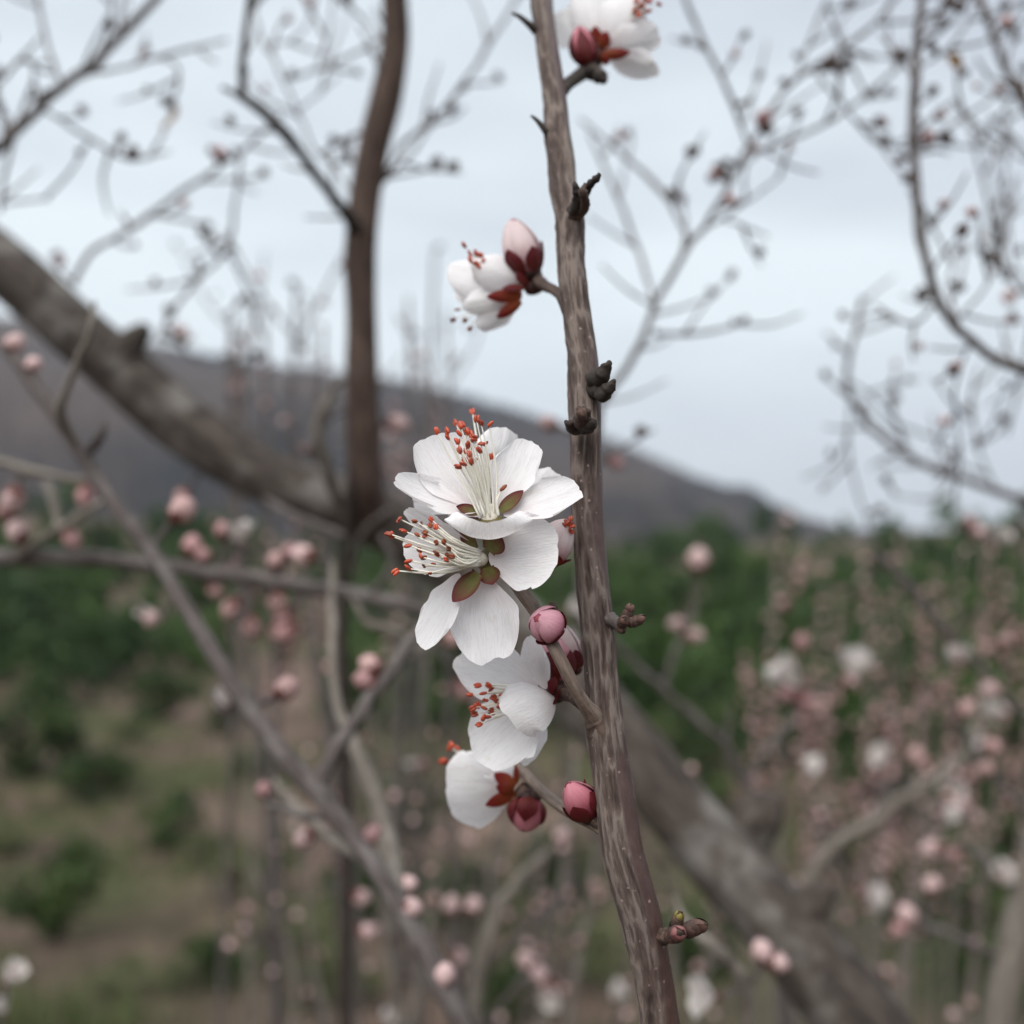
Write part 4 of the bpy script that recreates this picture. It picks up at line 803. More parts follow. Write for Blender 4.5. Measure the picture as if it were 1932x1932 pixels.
def proto_blossom(spread, seed, m1=None):
    r = random.Random(seed); V = []; F = []; mi = []
    def add(vs, fs, k):
        b = len(V); V.extend(vs); F.extend([tuple(b + i for i in f) for f in fs]); mi.extend([k] * len(fs))
    nt, ns = 7, 7
    for k in range(5):
        th = k * 1.2566 + r.uniform(-.1, .1); sp = math.radians(spread + r.uniform(-12, 12)); vs = []
        for i in range(nt):
            t = i / (nt - 1); w_ = 0.46 * (t ** .7) * math.sqrt(max(0, 1 - t ** 4)) / 0.75 + 0.03
            for j in range(ns):
                s = -1 + 2 * j / (ns - 1); b = t * 1.0; rad = b * math.sin(sp) + 0.1 - 0.14 * math.sin(math.pi * t) * math.cos(sp); z = b * math.cos(sp) + 0.2 - 0.14 * math.sin(math.pi * t) * math.sin(sp) + 0.16 * s * s * w_
                vs.append((rad * math.cos(th) - s * w_ * math.sin(th), rad * math.sin(th) + s * w_ * math.cos(th), z))
        add(vs, [(i * ns + j, i * ns + j + 1, (i + 1) * ns + j + 1, (i + 1) * ns + j) for i in range(nt - 1) for j in range(ns - 1)], 0)
        th2 = th + 0.63; ca, sa = math.cos(th2), math.sin(th2)
        add([(0.1 * ca - .1 * sa, 0.1 * sa + .1 * ca, .15), (0.1 * ca + .1 * sa, .1 * sa - .1 * ca, .15), (.42 * ca, .42 * sa, .18)], [(0, 1, 2)], 1)
    n = 8; pr = [(-.05, .06), (.05, .14), (.2, .15)]
    vs = [(q * math.cos(2 * math.pi * j / n), q * math.sin(2 * math.pi * j / n), z) for z, q in pr for j in range(n)]
    add(vs, [(i * n + j, i * n + (j + 1) % n, (i + 1) * n + (j + 1) % n, (i + 1) * n + j) for i in range(2) for j in range(n)], 1)
    for k in range(10):
        th = r.uniform(0, 6.28); q = r.uniform(.05, .35); x, y, z = q * math.cos(th), q * math.sin(th), r.uniform(.6, .85); e = .012
        add([(x * .2 - e, y * .2, .15), (x * .2 + e, y * .2, .15), (x + e, y, z), (x - e, y, z)], [(0, 1, 2, 3)], 0); s = .045
        add([(x - s, y, z), (x, y - s, z), (x + s, y, z), (x, y + s, z), (x, y, z + s * 1.6), (x, y, z - s)], [(0, 1, 4), (1, 2, 4), (2, 3, 4), (3, 0, 4), (1, 0, 5), (2, 1, 5), (3, 2, 5), (0, 3, 5)], 2)
    me = bpy.data.meshes.new('blossom'); me.from_pydata(V, [], F)
    for m_ in (m1 or M['farwhite'], M['farsepal'], M['anther']): me.materials.append(m_)
    me.polygons.foreach_set('material_index', mi); smooth(me); me.update(); return me
PR = {'pink': [proto_bud(M['farpink'], M['farsepal'], i) for i in range(2)], 'rose': [proto_bud(M['farrose'], M['farsepal'], i + 5) for i in range(2)], 'mauve': [proto_bud(M['farmauve'], M['farsepal'], i + 9) for i in range(2)],
      'brown': [proto_bud(M['scale'], M['scale'], i + 20) for i in range(2)], 'white': [proto_blossom(34, 1), proto_blossom(24, 2), proto_blossom(42, 3)]}
def leaf_proto(m):
    V = []; F = []
    for i in range(6):
        t = i / 5; w_ = 0.36 * math.sin(math.pi * min(1, t * .96 + .02))
        for s in (-1, 0, 1): V.append((s * w_, 0.12 * math.sin(t * 4) + abs(s) * 0.1, t))
    for i in range(5):
        for j in range(2): F.append((i * 3 + j, i * 3 + j + 1, (i + 1) * 3 + j + 1, (i + 1) * 3 + j))
    me = bpy.data.meshes.new('dry_leaf'); me.from_pydata(V, [], F); me.materials.append(m); smooth(me); me.update(); return me
PR['yellow'] = [leaf_proto(M['leaf_yellow'])]; PR['ochre'] = [leaf_proto(M['leaf_ochre'])]
def put(kind, pos, direction, size, thing):
    me = rng.choice(PR[kind]); nm = 'dry_leaf' if kind in ('yellow', 'ochre') else 'blossom' if kind == 'white' else 'bud'
    o = bpy.data.objects.new(nm, me); place(o, pos, thing)
    q = Vector(direction).normalized().to_track_quat('Z', 'Y') @ Quaternion((0, 0, 1), rng.uniform(0, 6.28)); o.rotation_mode = 'QUATERNION'; o.rotation_quaternion = q
    s = size; o.scale = (s, s, s * rng.uniform(0.95, 1.2)); return o
def auto(u, v, kind, size, down=False, only=None, tw='grey'):
    """a bud at a bearing, grown on the nearest branch, on a short twig when it stands off it"""
    best = None
    for th, L in REG:
        if only is not None and th is not only: continue
        for q in L[::2]:
            if q[2] > 1.0: continue
            e = (q[0] - u) ** 2 + (q[1] - v) ** 2
            if best is None or e < best[0]: best = (e, th, q)
    e, th, q = best; d = q[2] - q[3] * 0.3; dist = math.sqrt(e)
    c = P(u, v, d); root = P(q[0], q[1], q[2]); dirv = c - root
    if dist < 8: dirv = Vector((rng.uniform(-1, 1), -0.6, rng.uniform(0.2, 1)))
    dirv.normalize()
    if kind == 'white': dirv = (dirv * 0.6 + Vector((rng.uniform(-.9, .9), rng.uniform(-.3, .3), rng.uniform(0, .8)))).normalized()
    half = size * (0.55 if kind != 'white' else 0.35)
    base = c - dirv * half
    if dist > 14:
        mid = root * 0.5 + base * 0.5 + Vector((rng.uniform(-1, 1), 0, rng.uniform(-1, 0.3))) * dirv.length * dist * pxm(d) * 0.1
        tube_obj('twig', [(*root, 0.0013), (*mid, 0.0011), (*(base + dirv * size * 0.08), 0.0009)], M[tw], th, n=7, sub=4, wob=0.1)
    put(kind, base, dirv, size, th)
def dress(thing, pp, every, kinds, size, off=1.0, sub=10):
    """buds along a shoot"""
    S = catmull(bpts(pp), sub)
    acc = 0
    for i in range(1, len(S)):
        acc += np.linalg.norm(S[i, :3] - S[i - 1, :3])
        while acc > every:
            acc -= every * rng.uniform(0.7, 1.3); a = rng.uniform(0, 6.28); dv = Vector((math.cos(a), math.sin(a), rng.uniform(0.1, 0.9))).normalized()
            put(rng.choice(kinds), Vector(S[i, :3]) + dv * S[i, 3] * off * 0.8, dv, size * rng.uniform(0.75, 1.2), thing)

# the apricot tree behind: thick limb, upright branch, its twigs
tree = empty('apricot_tree', (0.30, 0.50, gz(0.30, 0.50)), 'apricot tree with a thick blurred limb running diagonally behind the stem', 'tree')
limb = [(-520, 60, .62, 88), (-260, 290, .58, 98), (0, 497, .54, 108), (175, 650, .53, 112), (365, 815, .52, 116), (530, 912, .51, 114), (680, 968, .50, 116), (850, 1060, .485, 118), (1000, 1200, .47, 122), (1110, 1325, .455, 126), (1215, 1450, .44, 124), (1330, 1590, .425, 128), (1475, 1745, .405, 142), (1640, 1960, .385, 166), ('w', 0.235, 0.40, 1.15, 0.030), ('w', 0.28, 0.46, 0.7, 0.040), ('w', 0.30, 0.50, 0.25, 0.052), ('w', 0.30, 0.50, -0.05, 0.075)]
branch(tree, 'limb', limb, 'limb', n=28, sub=10, wob=0.07)
for (u, v, d, r_) in [(255, 640, .52, 34), (1445, 1530, .43, 42), (1545, 1700, .40, 40)]:      # old pruning knobs
    branch(tree, 'knob', [(u - 40, v + 60, d, r_ * 2.2), (u, v, d, r_ * 1.8), (u + 22, v - 22, d, r_ * 0.9)], 'limb', n=12, sub=5, wob=0.2, reg=False)
upr = [(690, 985, .49, 90), (688, 900, .468, 74), (684, 760, .455, 66), (682, 600, .445, 60), (682, 430, .435, 60), (698, 310, .43, 56), (726, 190, .425, 58), (745, 90, .42, 54), (745, 0, .415, 50), (740, -160, .41, 46), (760, -400, .41, 38), (740, -700, .42, 20)]
branch(tree, 'branch', upr, 'brown', n=18, sub=8, wob=0.06)
side = [(672, 430, .43, 34), (648, 398, .42, 24), (590, 322, .40, 19), (540, 255, .385, 21), (490, 205, .38, 19), (450, 178, .378, 15)]
branch(tree, 'branch', side, 'dark', wob=0.14)
branch(tree, 'twig', [(455, 184, .378, 14), (458, 110, .376, 14), (466, 40, .375, 12), (474, -40, .375, 11), (470, -200, .38, 7)], 'dark')
branch(tree, 'twig', [(470, 192, .378, 12), (440, 175, .378, 10), (418, 165, .378, 7)], 'dark')
G1 = 'grey'
def thin(pp, k=0.62): return [(q if q[0] == 'w' else (q[0], q[1], q[2], q[3] * k)) for q in pp]
for pp in [
    [(140, 540, .53, 20), (150, 505, .53, 17), (250, 430, .53, 16), (330, 372, .53, 15), (415, 312, .53, 13), (470, 272, .53, 12), (530, 215, .53, 9)],
    [(290, 405, .53, 10), (340, 415, .53, 9), (392, 424, .53, 12)], [(248, 432, .53, 10), (236, 415, .53, 12), (228, 398, .53, 7)],
    [(455, 290, .53, 11), (442, 400, .535, 11), (428, 470, .54, 12), (375, 525, .54, 12), (330, 580, .54, 12), (300, 640, .53, 12)],
    [(428, 470, .54, 9), (455, 520, .55, 9), (490, 620, .56, 8), (510, 690, .56, 6)],
    [(715, 355, .43, 16), (760, 272, .45, 14), (830, 212, .47, 14), (880, 150, .48, 14), (930, 70, .50, 14), (975, -5, .52, 12), (1030, -120, .55, 8)],
    [(716, 350, .43, 10), (765, 300, .47, 11), (812, 240, .49, 8), (822, 225, .5, 5)],
    [(690, 250, .43, 14), (640, 265, .45, 11), (600, 290, .47, 10), (570, 230, .49, 9), (530, 140, .5, 10), (490, 60, .51, 9), (470, -60, .52, 7)],
    [(540, 150, .5, 9), (600, 130, .5, 10), (660, 105, .5, 9), (720, 70, .5, 9)],
    [(598, 130, .5, 8), (620, 60, .5, 8), (632, -20, .5, 7), (640, -90, .5, 5)],
    [(730, 90, .42, 12), (690, 40, .46, 10), (650, 8, .48, 9), (610, -30, .5, 8)],
    [(560, 210, .5, 7), (610, 170, .5, 7), (640, 140, .5, 5)], [(505, 85, .51, 7), (560, 70, .51, 7), (590, 20, .51, 6), (600, -60, .51, 5)],
    [(600, 290, .47, 8), (640, 330, .45, 8), (676, 390, .435, 9)],
    [(1085, 1295, .455, 30), (1092, 1180, .45, 22), (1096, 1050, .45, 22), (1108, 900, .45, 21), (1140, 762, .445, 20), (1200, 662, .44, 20), (1230, 598, .44, 19), (1290, 482, .435, 18), (1345, 405, .43, 18), (1400, 300, .43, 16), (1440, 232, .43, 16), (1500, 150, .43, 14), (1590, 95, .43, 13), (1680, 10, .43, 12), (1760, -120, .44, 8)],
    [(1412, 270, .43, 11), (1372, 165, .42, 14), (1322, 70, .42, 14), (1292, -10, .42, 13), (1270, -130, .42, 9)],
    [(1302, 455, .435, 12), (1232, 342, .47, 15), (1160, 280, .49, 13), (1095, 225, .51, 9)],
    [(1236, 592, .44, 11), (1208, 480, .47, 14), (1160, 360, .49, 13), (1112, 250, .51, 9)],
    [(1415, 290, .43, 11), (1520, 252, .43, 13), (1600, 205, .44, 12), (1690, 130, .45, 11), (1760, 40, .46, 9), (1800, -40, .47, 6)],
    [(1600, 205, .44, 8), (1560, 165, .44, 10), (1540, 135, .44, 7)], [(1600, 210, .44, 8), (1650, 265, .45, 11), (1720, 285, .46, 9)],
    [(1500, 150, .43, 8), (1530, 70, .45, 10), (1560, 0, .46, 9), (1580, -70, .47, 6)], [(1560, 20, .45, 8), (1600, 110, .45, 10), (1640, 190, .45, 8)],
    [(1236, 632, .44, 11), (1320, 628, .44, 12), (1380, 615, .44, 11), (1412, 600, .44, 8)],
    [(1330, 430, .43, 9), (1390, 395, .43, 9), (1470, 335, .44, 6)], [(1360, 410, .43, 8), (1410, 430, .43, 9), (1450, 448, .43, 6)],
]:
    branch(tree, 'twig', thin(pp), G1, jit=0.35)
branch(tree, 'twig', [(640, 955, .49, 12), (615, 880, .46, 20), (602, 800, .45, 22), (625, 745, .445, 16), (640, 715, .44, 8)], 'pale', jit=0.2)
branch(tree, 'twig', [(500, 940, .50, 12), (560, 975, .45, 16), (650, 1012, .44, 14)], 'grey', jit=0.2)

# forked grey stem on the left
fork = empty('apricot_sapling', (-0.02, 0.36, gz(-0.02, 0.36)), 'grey forked stem slanting from upper left down past the blossoms', 'sapling')
branch(fork, 'stem', [(-420, 180, .40, 14), (-200, 420, .36, 18), (0, 642, .335, 22), (62, 722, .33, 25), (150, 850, .325, 28), (215, 950, .32, 29), (300, 1062, .315, 30), (372, 1182, .31, 31), (452, 1312, .305, 34), (535, 1425, .30, 38), (590, 1482, .298, 42), (640, 1545, .295, 36), (712, 1645, .29, 38), (792, 1775, .285, 41), (875, 1940, .28, 45), (960, 2150, .28, 52), ('w', 0.0, 0.31, 1.1, 0.0055), ('w', -0.01, 0.35, 0.5, 0.007), ('w', -0.02, 0.36, -0.04, 0.011)], 'grey', n=16, sub=8, wob=0.09)
branch(fork, 'branch', [(595, 1490, .298, 32), (640, 1402, .30, 30), (705, 1308, .305, 26), (765, 1222, .31, 22), (805, 1175, .315, 16), (840, 1120, .32, 9)], 'grey', jit=0.15)
branch(fork, 'branch', [(745, 1690, .29, 40), (735, 1600, .32, 38), (705, 1500, .33, 34), (670, 1410, .335, 28), (635, 1330, .35, 18), (625, 1180, .37, 16), (628, 1060, .39, 10)], 'pale', jit=0.12)
branch(fork, 'twig', [(160, 862, .325, 12), (190, 820, .32, 18), (200, 795, .32, 7)], 'grey')
branch(fork, 'twig', [(150, 850, .325, 12), (115, 770, .31, 20), (140, 700, .305, 14), (172, 610, .30, 12), (178, 570, .30, 8)], 'pale', jit=0.2)
branch(fork, 'twig', [(640, 1545, .295, 14), (560, 1535, .33, 14), (500, 1515, .36, 8)], 'grey', jit=0.2)
branch(fork, 'twig', [(690, 1630, .29, 10), (610, 1570, .33, 22), (540, 1500, .35, 14), (520, 1470, .36, 8)], 'pale', jit=0.2)
branch(fork, 'twig', [(460, 1325, .305, 10), (420, 1340, .31, 14), (400, 1300, .32, 8)], 'grey')
# horizontal branch on the left
hor = empty('apricot_branch', (-0.52, 0.55, gz(-0.52, 0.55)), 'level grey branch crossing behind the forked stem on the left', 'branch')
branch(hor, 'branch', [('w', -0.52, 0.55, -0.05, 0.02), ('w', -0.50, 0.52, 0.8, 0.014), (-640, 1090, .44, 38), (-300, 1040, .43, 36), (0, 1050, .42, 33), (200, 1056, .415, 31), (420, 1082, .41, 31), (600, 1112, .405, 29), (760, 1140, .40, 26), (860, 1175, .40, 18), (960, 1240, .41, 9)], 'grey', n=14, sub=7, wob=0.08)
for pp, m_ in [([(30, 1050, .415, 14), (75, 1022, .41, 18), (130, 985, .40, 17), (205, 942, .40, 12)], 'pale'), ([(110, 1000, .40, 10), (100, 950, .41, 15), (85, 910, .42, 12)], 'pale'), ([(-120, 1035, .42, 16), (-50, 860, .40, 19), (0, 872, .40, 18), (60, 890, .40, 18), (162, 906, .40, 13)], 'pale'),
              ([(690, 1130, .40, 12), (740, 1060, .40, 12), (720, 1010, .40, 8)], 'grey'), ([(330, 1120, .42, 8), (290, 1170, .42, 14), (262, 1140, .42, 10), (248, 1125, .42, 6)], 'pale'), ([(400, 1080, .41, 8), (330, 1120, .42, 7)], 'grey'),
              ([(660, 1120, .40, 10), (690, 1170, .40, 18), (740, 1190, .40, 16), (800, 1230, .40, 12)], 'pale')]:
    branch(hor, 'twig', pp, m_, jit=0.2)
# twigs in the upper left corner
ul = empty('apricot_branch', (-0.62, 0.62, gz(-0.62, 0.62)), 'thin grey green branch fanning out in the upper left sky', 'branch')
branch(ul, 'branch', [('w', -0.62, 0.62, -0.05, 0.015), ('w', -0.58, 0.58, 1.0, 0.010), (-500, 640, .52, 30), (-200, 400, .48, 24), (0, 272, .45, 20), (62, 215, .45, 18), (120, 165, .45, 17), (190, 102, .45, 16), (290, 0, .45, 14), (400, -150, .45, 9)], 'grey', jit=0.15)
for pp in [[(150, 140, .45, 8), (225, 130, .47, 11), (300, 108, .48, 11), (430, 75, .5, 8)], [(118, 165, .45, 9), (92, 95, .46, 13), (72, 0, .47, 13), (60, -90, .47, 9)], [(80, 205, .45, 9), (170, 262, .46, 11), (250, 300, .46, 11), (320, 286, .46, 7)],
           [(0, 275, .45, 8), (15, 220, .46, 11), (-20, 190, .46, 8)], [(0, 400, .47, 12), (15, 300, .46, 12), (45, 205, .455, 11), (65, 145, .45, 9)], [(5, 385, .47, 7), (50, 378, .48, 9), (92, 375, .49, 7)], [(-10, 165, .47, 10), (45, 105, .47, 11), (75, 70, .47, 9)],
           [(190, 105, .45, 8), (205, 50, .45, 10), (215, -20, .45, 9)], [(300, 108, .48, 7), (332, 122, .47, 8), (335, 165, .46, 10), (322, 205, .46, 8)]]:
    branch(ul, 'twig', thin(pp), 'grey', jit=0.25)
# arching branch at the right
rc = empty('apricot_branch', (0.62, 0.60, gz(0.62, 0.60)), 'arching brown branch curving up at the right against the sky', 'branch')
branch(rc, 'branch', [('w', 0.62, 0.60, -0.05, 0.016), ('w', 0.60, 0.56, 0.9, 0.012), (2500, 1000, .44, 30), (2180, 790, .41, 24), (1935, 700, .39, 20), (1835, 645, .385, 19), (1775, 575, .38, 19), (1748, 485, .38, 18), (1728, 360, .38, 18), (1724, 200, .38, 17), (1732, 60, .38, 16), (1742, -60, .38, 14), (1760, -260, .39, 8)], 'grey', n=12, jit=0.08)
for pp in [[(1726, 160, .38, 9), (1705, 105, .385, 10), (1700, 80, .39, 7)], [(1728, 130, .38, 8), (1790, 90, .39, 9), (1830, 30, .40, 8), (1850, -40, .4, 6)], [(1728, 285, .38, 9), (1790, 240, .40, 10), (1880, 180, .42, 8)], [(1735, 290, .38, 9), (1765, 284, .385, 10), (1790, 290, .39, 6)],
           [(1770, 570, .38, 8), (1720, 610, .40, 10), (1650, 575, .42, 8)], [(1800, 610, .382, 8), (1860, 540, .40, 9), (1900, 430, .42, 9), (1920, 330, .43, 7)], [(1830, 645, .385, 8), (1800, 740, .41, 9), (1812, 850, .43, 8), (1800, 960, .45, 6)],
           [(1815, 630, .384, 8), (1790, 540, .40, 9), (1800, 480, .41, 6)]]:
    branch(rc, 'twig', thin(pp), 'grey', jit=0.25)
ru = empty('apricot_branch', (0.80, 0.62, gz(0.80, 0.62)), 'thin dark branch leaning in from the upper right corner', 'branch')
branch(ru, 'branch', [('w', 0.80, 0.62, -0.05, 0.016), ('w', 0.72, 0.58, 1.0, 0.011), (2560, 900, .50, 26), (2300, 560, .47, 22), (2080, 340, .45, 18), (1940, 200, .44, 16), (1882, 95, .44, 15), (1850, 0, .44, 13), (1820, -150, .44, 8)], 'brown', jit=0.12)
for pp in [[(1935, 195, .44, 9), (1900, 160, .44, 9), (1860, 145, .44, 7)], [(1880, 90, .44, 9), (1910, 30, .44, 10), (1960, -20, .44, 8)], [(2020, 285, .45, 10), (1930, 300, .46, 9), (1905, 260, .47, 7)], [(2080, 480, .47, 9), (1960, 560, .5, 9), (1900, 520, .52, 9), (1860, 360, .53, 10), (1828, 230, .54, 8)],
           [(1905, 530, .52, 8), (1880, 440, .53, 9), (1900, 300, .54, 8), (1895, 170, .55, 6)], [(1950, 580, .5, 7), (1930, 700, .52, 9), (1900, 820, .54, 8)]]:
    branch(ru, 'twig', thin(pp), 'grey', jit=0.25)
# drooping branch, right, low in the sky
rl = empty('apricot_branch', (0.95, 0.85, gz(0.95, 0.85)), 'pale twiggy branch low in the sky above the budding shoots', 'branch')
branch(rl, 'branch', [('w', 0.95, 0.85, -0.05, 0.017), ('w', 0.85, 0.78, 1.0, 0.012), (2450, 1080, .66, 24), (2150, 990, .62, 18), (1935, 945, .60, 15), (1800, 900, .60, 13), (1705, 852, .60, 12), (1640, 800, .60, 11), (1600, 725, .60, 10), (1612, 640, .60, 9), (1628, 560, .60, 7)], 'grey', jit=0.2)
for pp in [[(1604, 720, .6, 7), (1640, 745, .61, 9), (1690, 800, .62, 9), (1720, 870, .63, 8)], [(1605, 740, .6, 7), (1602, 850, .6, 9), (1625, 950, .6, 8), (1640, 990, .6, 6)], [(1800, 900, .6, 8), (1760, 940, .6, 8), (1690, 935, .6, 6)], [(1705, 850, .6, 7), (1690, 790, .6, 8), (1672, 745, .6, 6)],
           [(1880, 925, .6, 7), (1850, 860, .6, 8), (1838, 720, .61, 8), (1848, 690, .61, 6)], [(1935, 945, .6, 8), (1905, 1010, .6, 20), (1860, 1010, .6, 22), (1800, 990, .6, 12)], [(1935, 930, .6, 10), (1925, 1020, .6, 12), (1945, 1100, .6, 12)]]:
    branch(rl, 'twig', thin(pp), 'grey', jit=0.25)
def sidetwigs(thing, step, lmin, lmax, seed):
    r = random.Random(seed)
    for th, L in list(REG):
        if th is not thing: continue
        acc = r.uniform(0, step)
        for a_, b_ in zip(L[:-1], L[1:]):
            du, dv = b_[0] - a_[0], b_[1] - a_[1]; ln = math.hypot(du, dv); acc += ln
            if acc < step or ln < 1e-3 or b_[3] > 0.0062 or b_[2] > 0.75 or b_[1] > 900: continue
            acc = r.uniform(-0.3, 0.3) * step; sg = r.choice((-1, 1)); an = math.atan2(dv, du) + sg * r.uniform(0.5, 1.1); l_ = r.uniform(lmin, lmax); d = b_[2] * r.uniform(0.99, 1.01)
            e_ = (b_[0] + math.cos(an) * l_, b_[1] + math.sin(an) * l_ - l_ * 0.12); m_ = ((b_[0] + e_[0]) / 2 + r.uniform(-.1, .1) * l_, (b_[1] + e_[1]) / 2 + r.uniform(0, .1) * l_); d2 = d + r.uniform(-.05, .08)
            tube_obj('twig', [(*P(b_[0], b_[1], b_[2]), 3.4 * pxm(d)), (*P(m_[0], m_[1], (d + d2) / 2), 2.9 * pxm(d)), (*P(e_[0], e_[1], d2), 2.0 * pxm(d))], M['grey'], thing, n=6, sub=4, wob=0.12)
            for q in range(r.choice((0, 0, 1, 1, 2))):
                t_ = r.uniform(0.3, 1.0); pos = P(b_[0] * (1 - t_) + e_[0] * t_, b_[1] * (1 - t_) + e_[1] * t_, d * (1 - t_) + d2 * t_); put('brown' if r.random() < 0.8 else 'mauve', pos, (r.uniform(-1, 1), r.uniform(-.5, .5), r.uniform(0, 1)), r.uniform(0.003, 0.005), thing)
for i_, (th_, st_) in enumerate([(tree, 95), (ul, 95), (rc, 75), (ru, 65), (rl, 60)]): sidetwigs(th_, st_, 45, 150, 60 + i_)
# upright dark sucker behind the blossoms and other rooted stems
dk = empty('apricot_sucker', (-0.17, 0.50, gz(-0.17, 0.50)), 'thin dark upright sucker rising behind the fork of the grey stem', 'sucker')
branch(dk, 'stem', [('w', -0.17, 0.50, -0.04, 0.006), ('w', -0.17, 0.50, 0.6, 0.0055), (652, 2100, .49, 26), (652, 1932, .49, 25), (655, 1600, .488, 23), (650, 1350, .485, 22), (648, 1150, .48, 20), (655, 1000, .47, 19), (668, 880, .46, 14), (690, 760, .455, 8)], 'dark', jit=0.12)
branch(dk, 'twig', [(650, 1420, .486, 10), (700, 1330, .47, 13), (760, 1250, .46, 12), (850, 1200, .46, 8)], 'grey', jit=0.2)
branch(dk, 'twig', [(655, 1080, .475, 10), (690, 1000, .46, 12), (735, 960, .45, 9)], 'grey', jit=0.2)
pl = empty('apricot_sucker', (0.18, 0.40, gz(0.18, 0.40)), 'pale crooked sucker between the front stem and the thick limb', 'sucker')
branch(pl, 'stem', [('w', 0.18, 0.40, -0.04, 0.006), ('w', 0.175, 0.38, 0.7, 0.005), (1440, 2200, .36, 27), (1412, 1960, .35, 26), (1405, 1870, .345, 25), (1378, 1818, .34, 24), (1335, 1780, .335, 22), (1300, 1745, .335, 15), (1270, 1690, .34, 8)], 'pale', n=12, jit=0.1)
branch(pl, 'twig', [(1408, 1880, .345, 10), (1425, 1840, .345, 12), (1445, 1812, .345, 10)], 'grey')
md = empty('apricot_sucker', (0.0, 0.62, gz(0.0, 0.62)), 'pale blurred sucker leaning under the lowest blossom', 'sucker')
branch(md, 'stem', [('w', 0.0, 0.62, -0.04, 0.007), ('w', -0.02, 0.60, 0.7, 0.006), (890, 2050, .56, 26), (915, 1800, .55, 25), (950, 1700, .55, 23), (1000, 1640, .55, 20), (1040, 1600, .55, 16), (1075, 1520, .55, 11), (1085, 1440, .56, 8)], 'pale', n=12, jit=0.12)
for pp in [[(905, 1830, .55, 8), (980, 1770, .56, 11), (1040, 1710, .56, 10), (1080, 1650, .57, 7)], [(895, 1960, .56, 10), (960, 1880, .56, 10), (1010, 1830, .56, 10), (1045, 1850, .56, 7)], [(900, 1900, .56, 9), (860, 1830, .55, 9), (850, 1740, .55, 8)], [(895, 1980, .56, 9), (830, 1880, .56, 9), (770, 1830, .56, 7)]]:
    branch(md, 'twig', pp, 'grey', jit=0.25)
lc = empty('apricot_sucker', (-0.27, 0.50, gz(-0.27, 0.50)), 'short sucker with white blossoms at the foot of the slope, left of the forked stem', 'sucker')
branch(lc, 'stem', [('w', -0.27, 0.50, -0.04, 0.006), ('w', -0.262, 0.49, 0.7, 0.005), (-30, 2200, .48, 16), (-6, 1990, .475, 13), (4, 1925, .47, 11), (10, 1880, .47, 8)], 'grey', n=10, jit=0.12)
mr = empty('apricot_sucker', (0.36, 0.74, gz(0.36, 0.74)), 'forked grey sucker in front of the dark bushes right of the stem', 'sucker')
branch(mr, 'stem', [('w', 0.36, 0.74, -0.04, 0.008), ('w', 0.35, 0.72, 0.7, 0.006), (1480, 1900, .68, 24), (1450, 1640, .67, 21), (1405, 1462, .66, 18), (1330, 1370, .65, 15), (1250, 1300, .65, 13), (1190, 1245, .65, 11), (1130, 1180, .65, 7)], 'grey', jit=0.15)
for pp in [[(1408, 1465, .66, 9), (1460, 1400, .67, 12), (1500, 1345, .68, 10), (1510, 1300, .68, 7)], [(1250, 1300, .65, 7), (1275, 1230, .66, 10), (1310, 1140, .67, 9), (1320, 1075, .67, 6)], [(1420, 1500, .66, 8), (1375, 1440, .67, 6), (1380, 1330, .68, 6)]]:
    branch(mr, 'twig', pp, 'grey', jit=0.25)
pt = empty('leaning_trunk', (0.62, 0.60, gz(0.68, 0.64)), 'pale leaning trunk at the lower right corner', 'trunk')
WORIG[pt.name] = Vector((0.50, 0.62, gz(0.50, 0.62))); pt.location = WORIG[pt.name]
branch(pt, 'trunk', [('w', 0.50, 0.62, -0.05, 0.022), ('w', 0.51, 0.62, 0.5, 0.019), (1850, 2150, .60, 70), (1885, 1932, .60, 62), (1915, 1760, .60, 54), (1945, 1620, .60, 46), (1990, 1440, .60, 34), (2010, 1240, .61, 22), (2040, 1000, .62, 12)], 'pale', n=14, wob=0.08)
for pp in [[(1905, 1815, .6, 14), (1830, 1780, .6, 16), (1755, 1748, .6, 15), (1718, 1735, .6, 11)], [(1935, 1680, .6, 13), (1870, 1625, .61, 15), (1810, 1590, .62, 11)], [(1960, 1560, .6, 12), (1890, 1480, .6, 14), (1830, 1400, .6, 12), (1800, 1330, .61, 8)], [(1990, 1420, .6, 14), (1900, 1310, .6, 13), (1800, 1210, .6, 16), (1700, 1090, .6, 18), (1650, 1040, .6, 12)]]:
    branch(pt, 'twig', pp, 'grey', jit=0.2)
ar = empty('apricot_branch', (0.45, 0.95, gz(0.45, 0.95)), 'bowed grey branch rising to the right behind the thick limb', 'branch')
branch(ar, 'branch', [('w', 0.40, 0.95, -0.05, 0.012), ('w', 0.38, 0.92, 0.8, 0.010), (1500, 1760, .88, 26), (1560, 1610, .87, 24), (1650, 1545, .87, 22), (1740, 1480, .87, 19), (1820, 1420, .87, 15), (1845, 1340, .87, 10), (1850, 1280, .87, 6)], 'pale', jit=0.12)
branch(ar, 'twig', [(1640, 1550, .87, 8), (1670, 1480, .87, 10), (1672, 1430, .87, 7)], 'grey', jit=0.2)
branch(ar, 'twig', [(1700, 1505, .87, 8), (1740, 1450, .87, 6)], 'grey', jit=0.2)

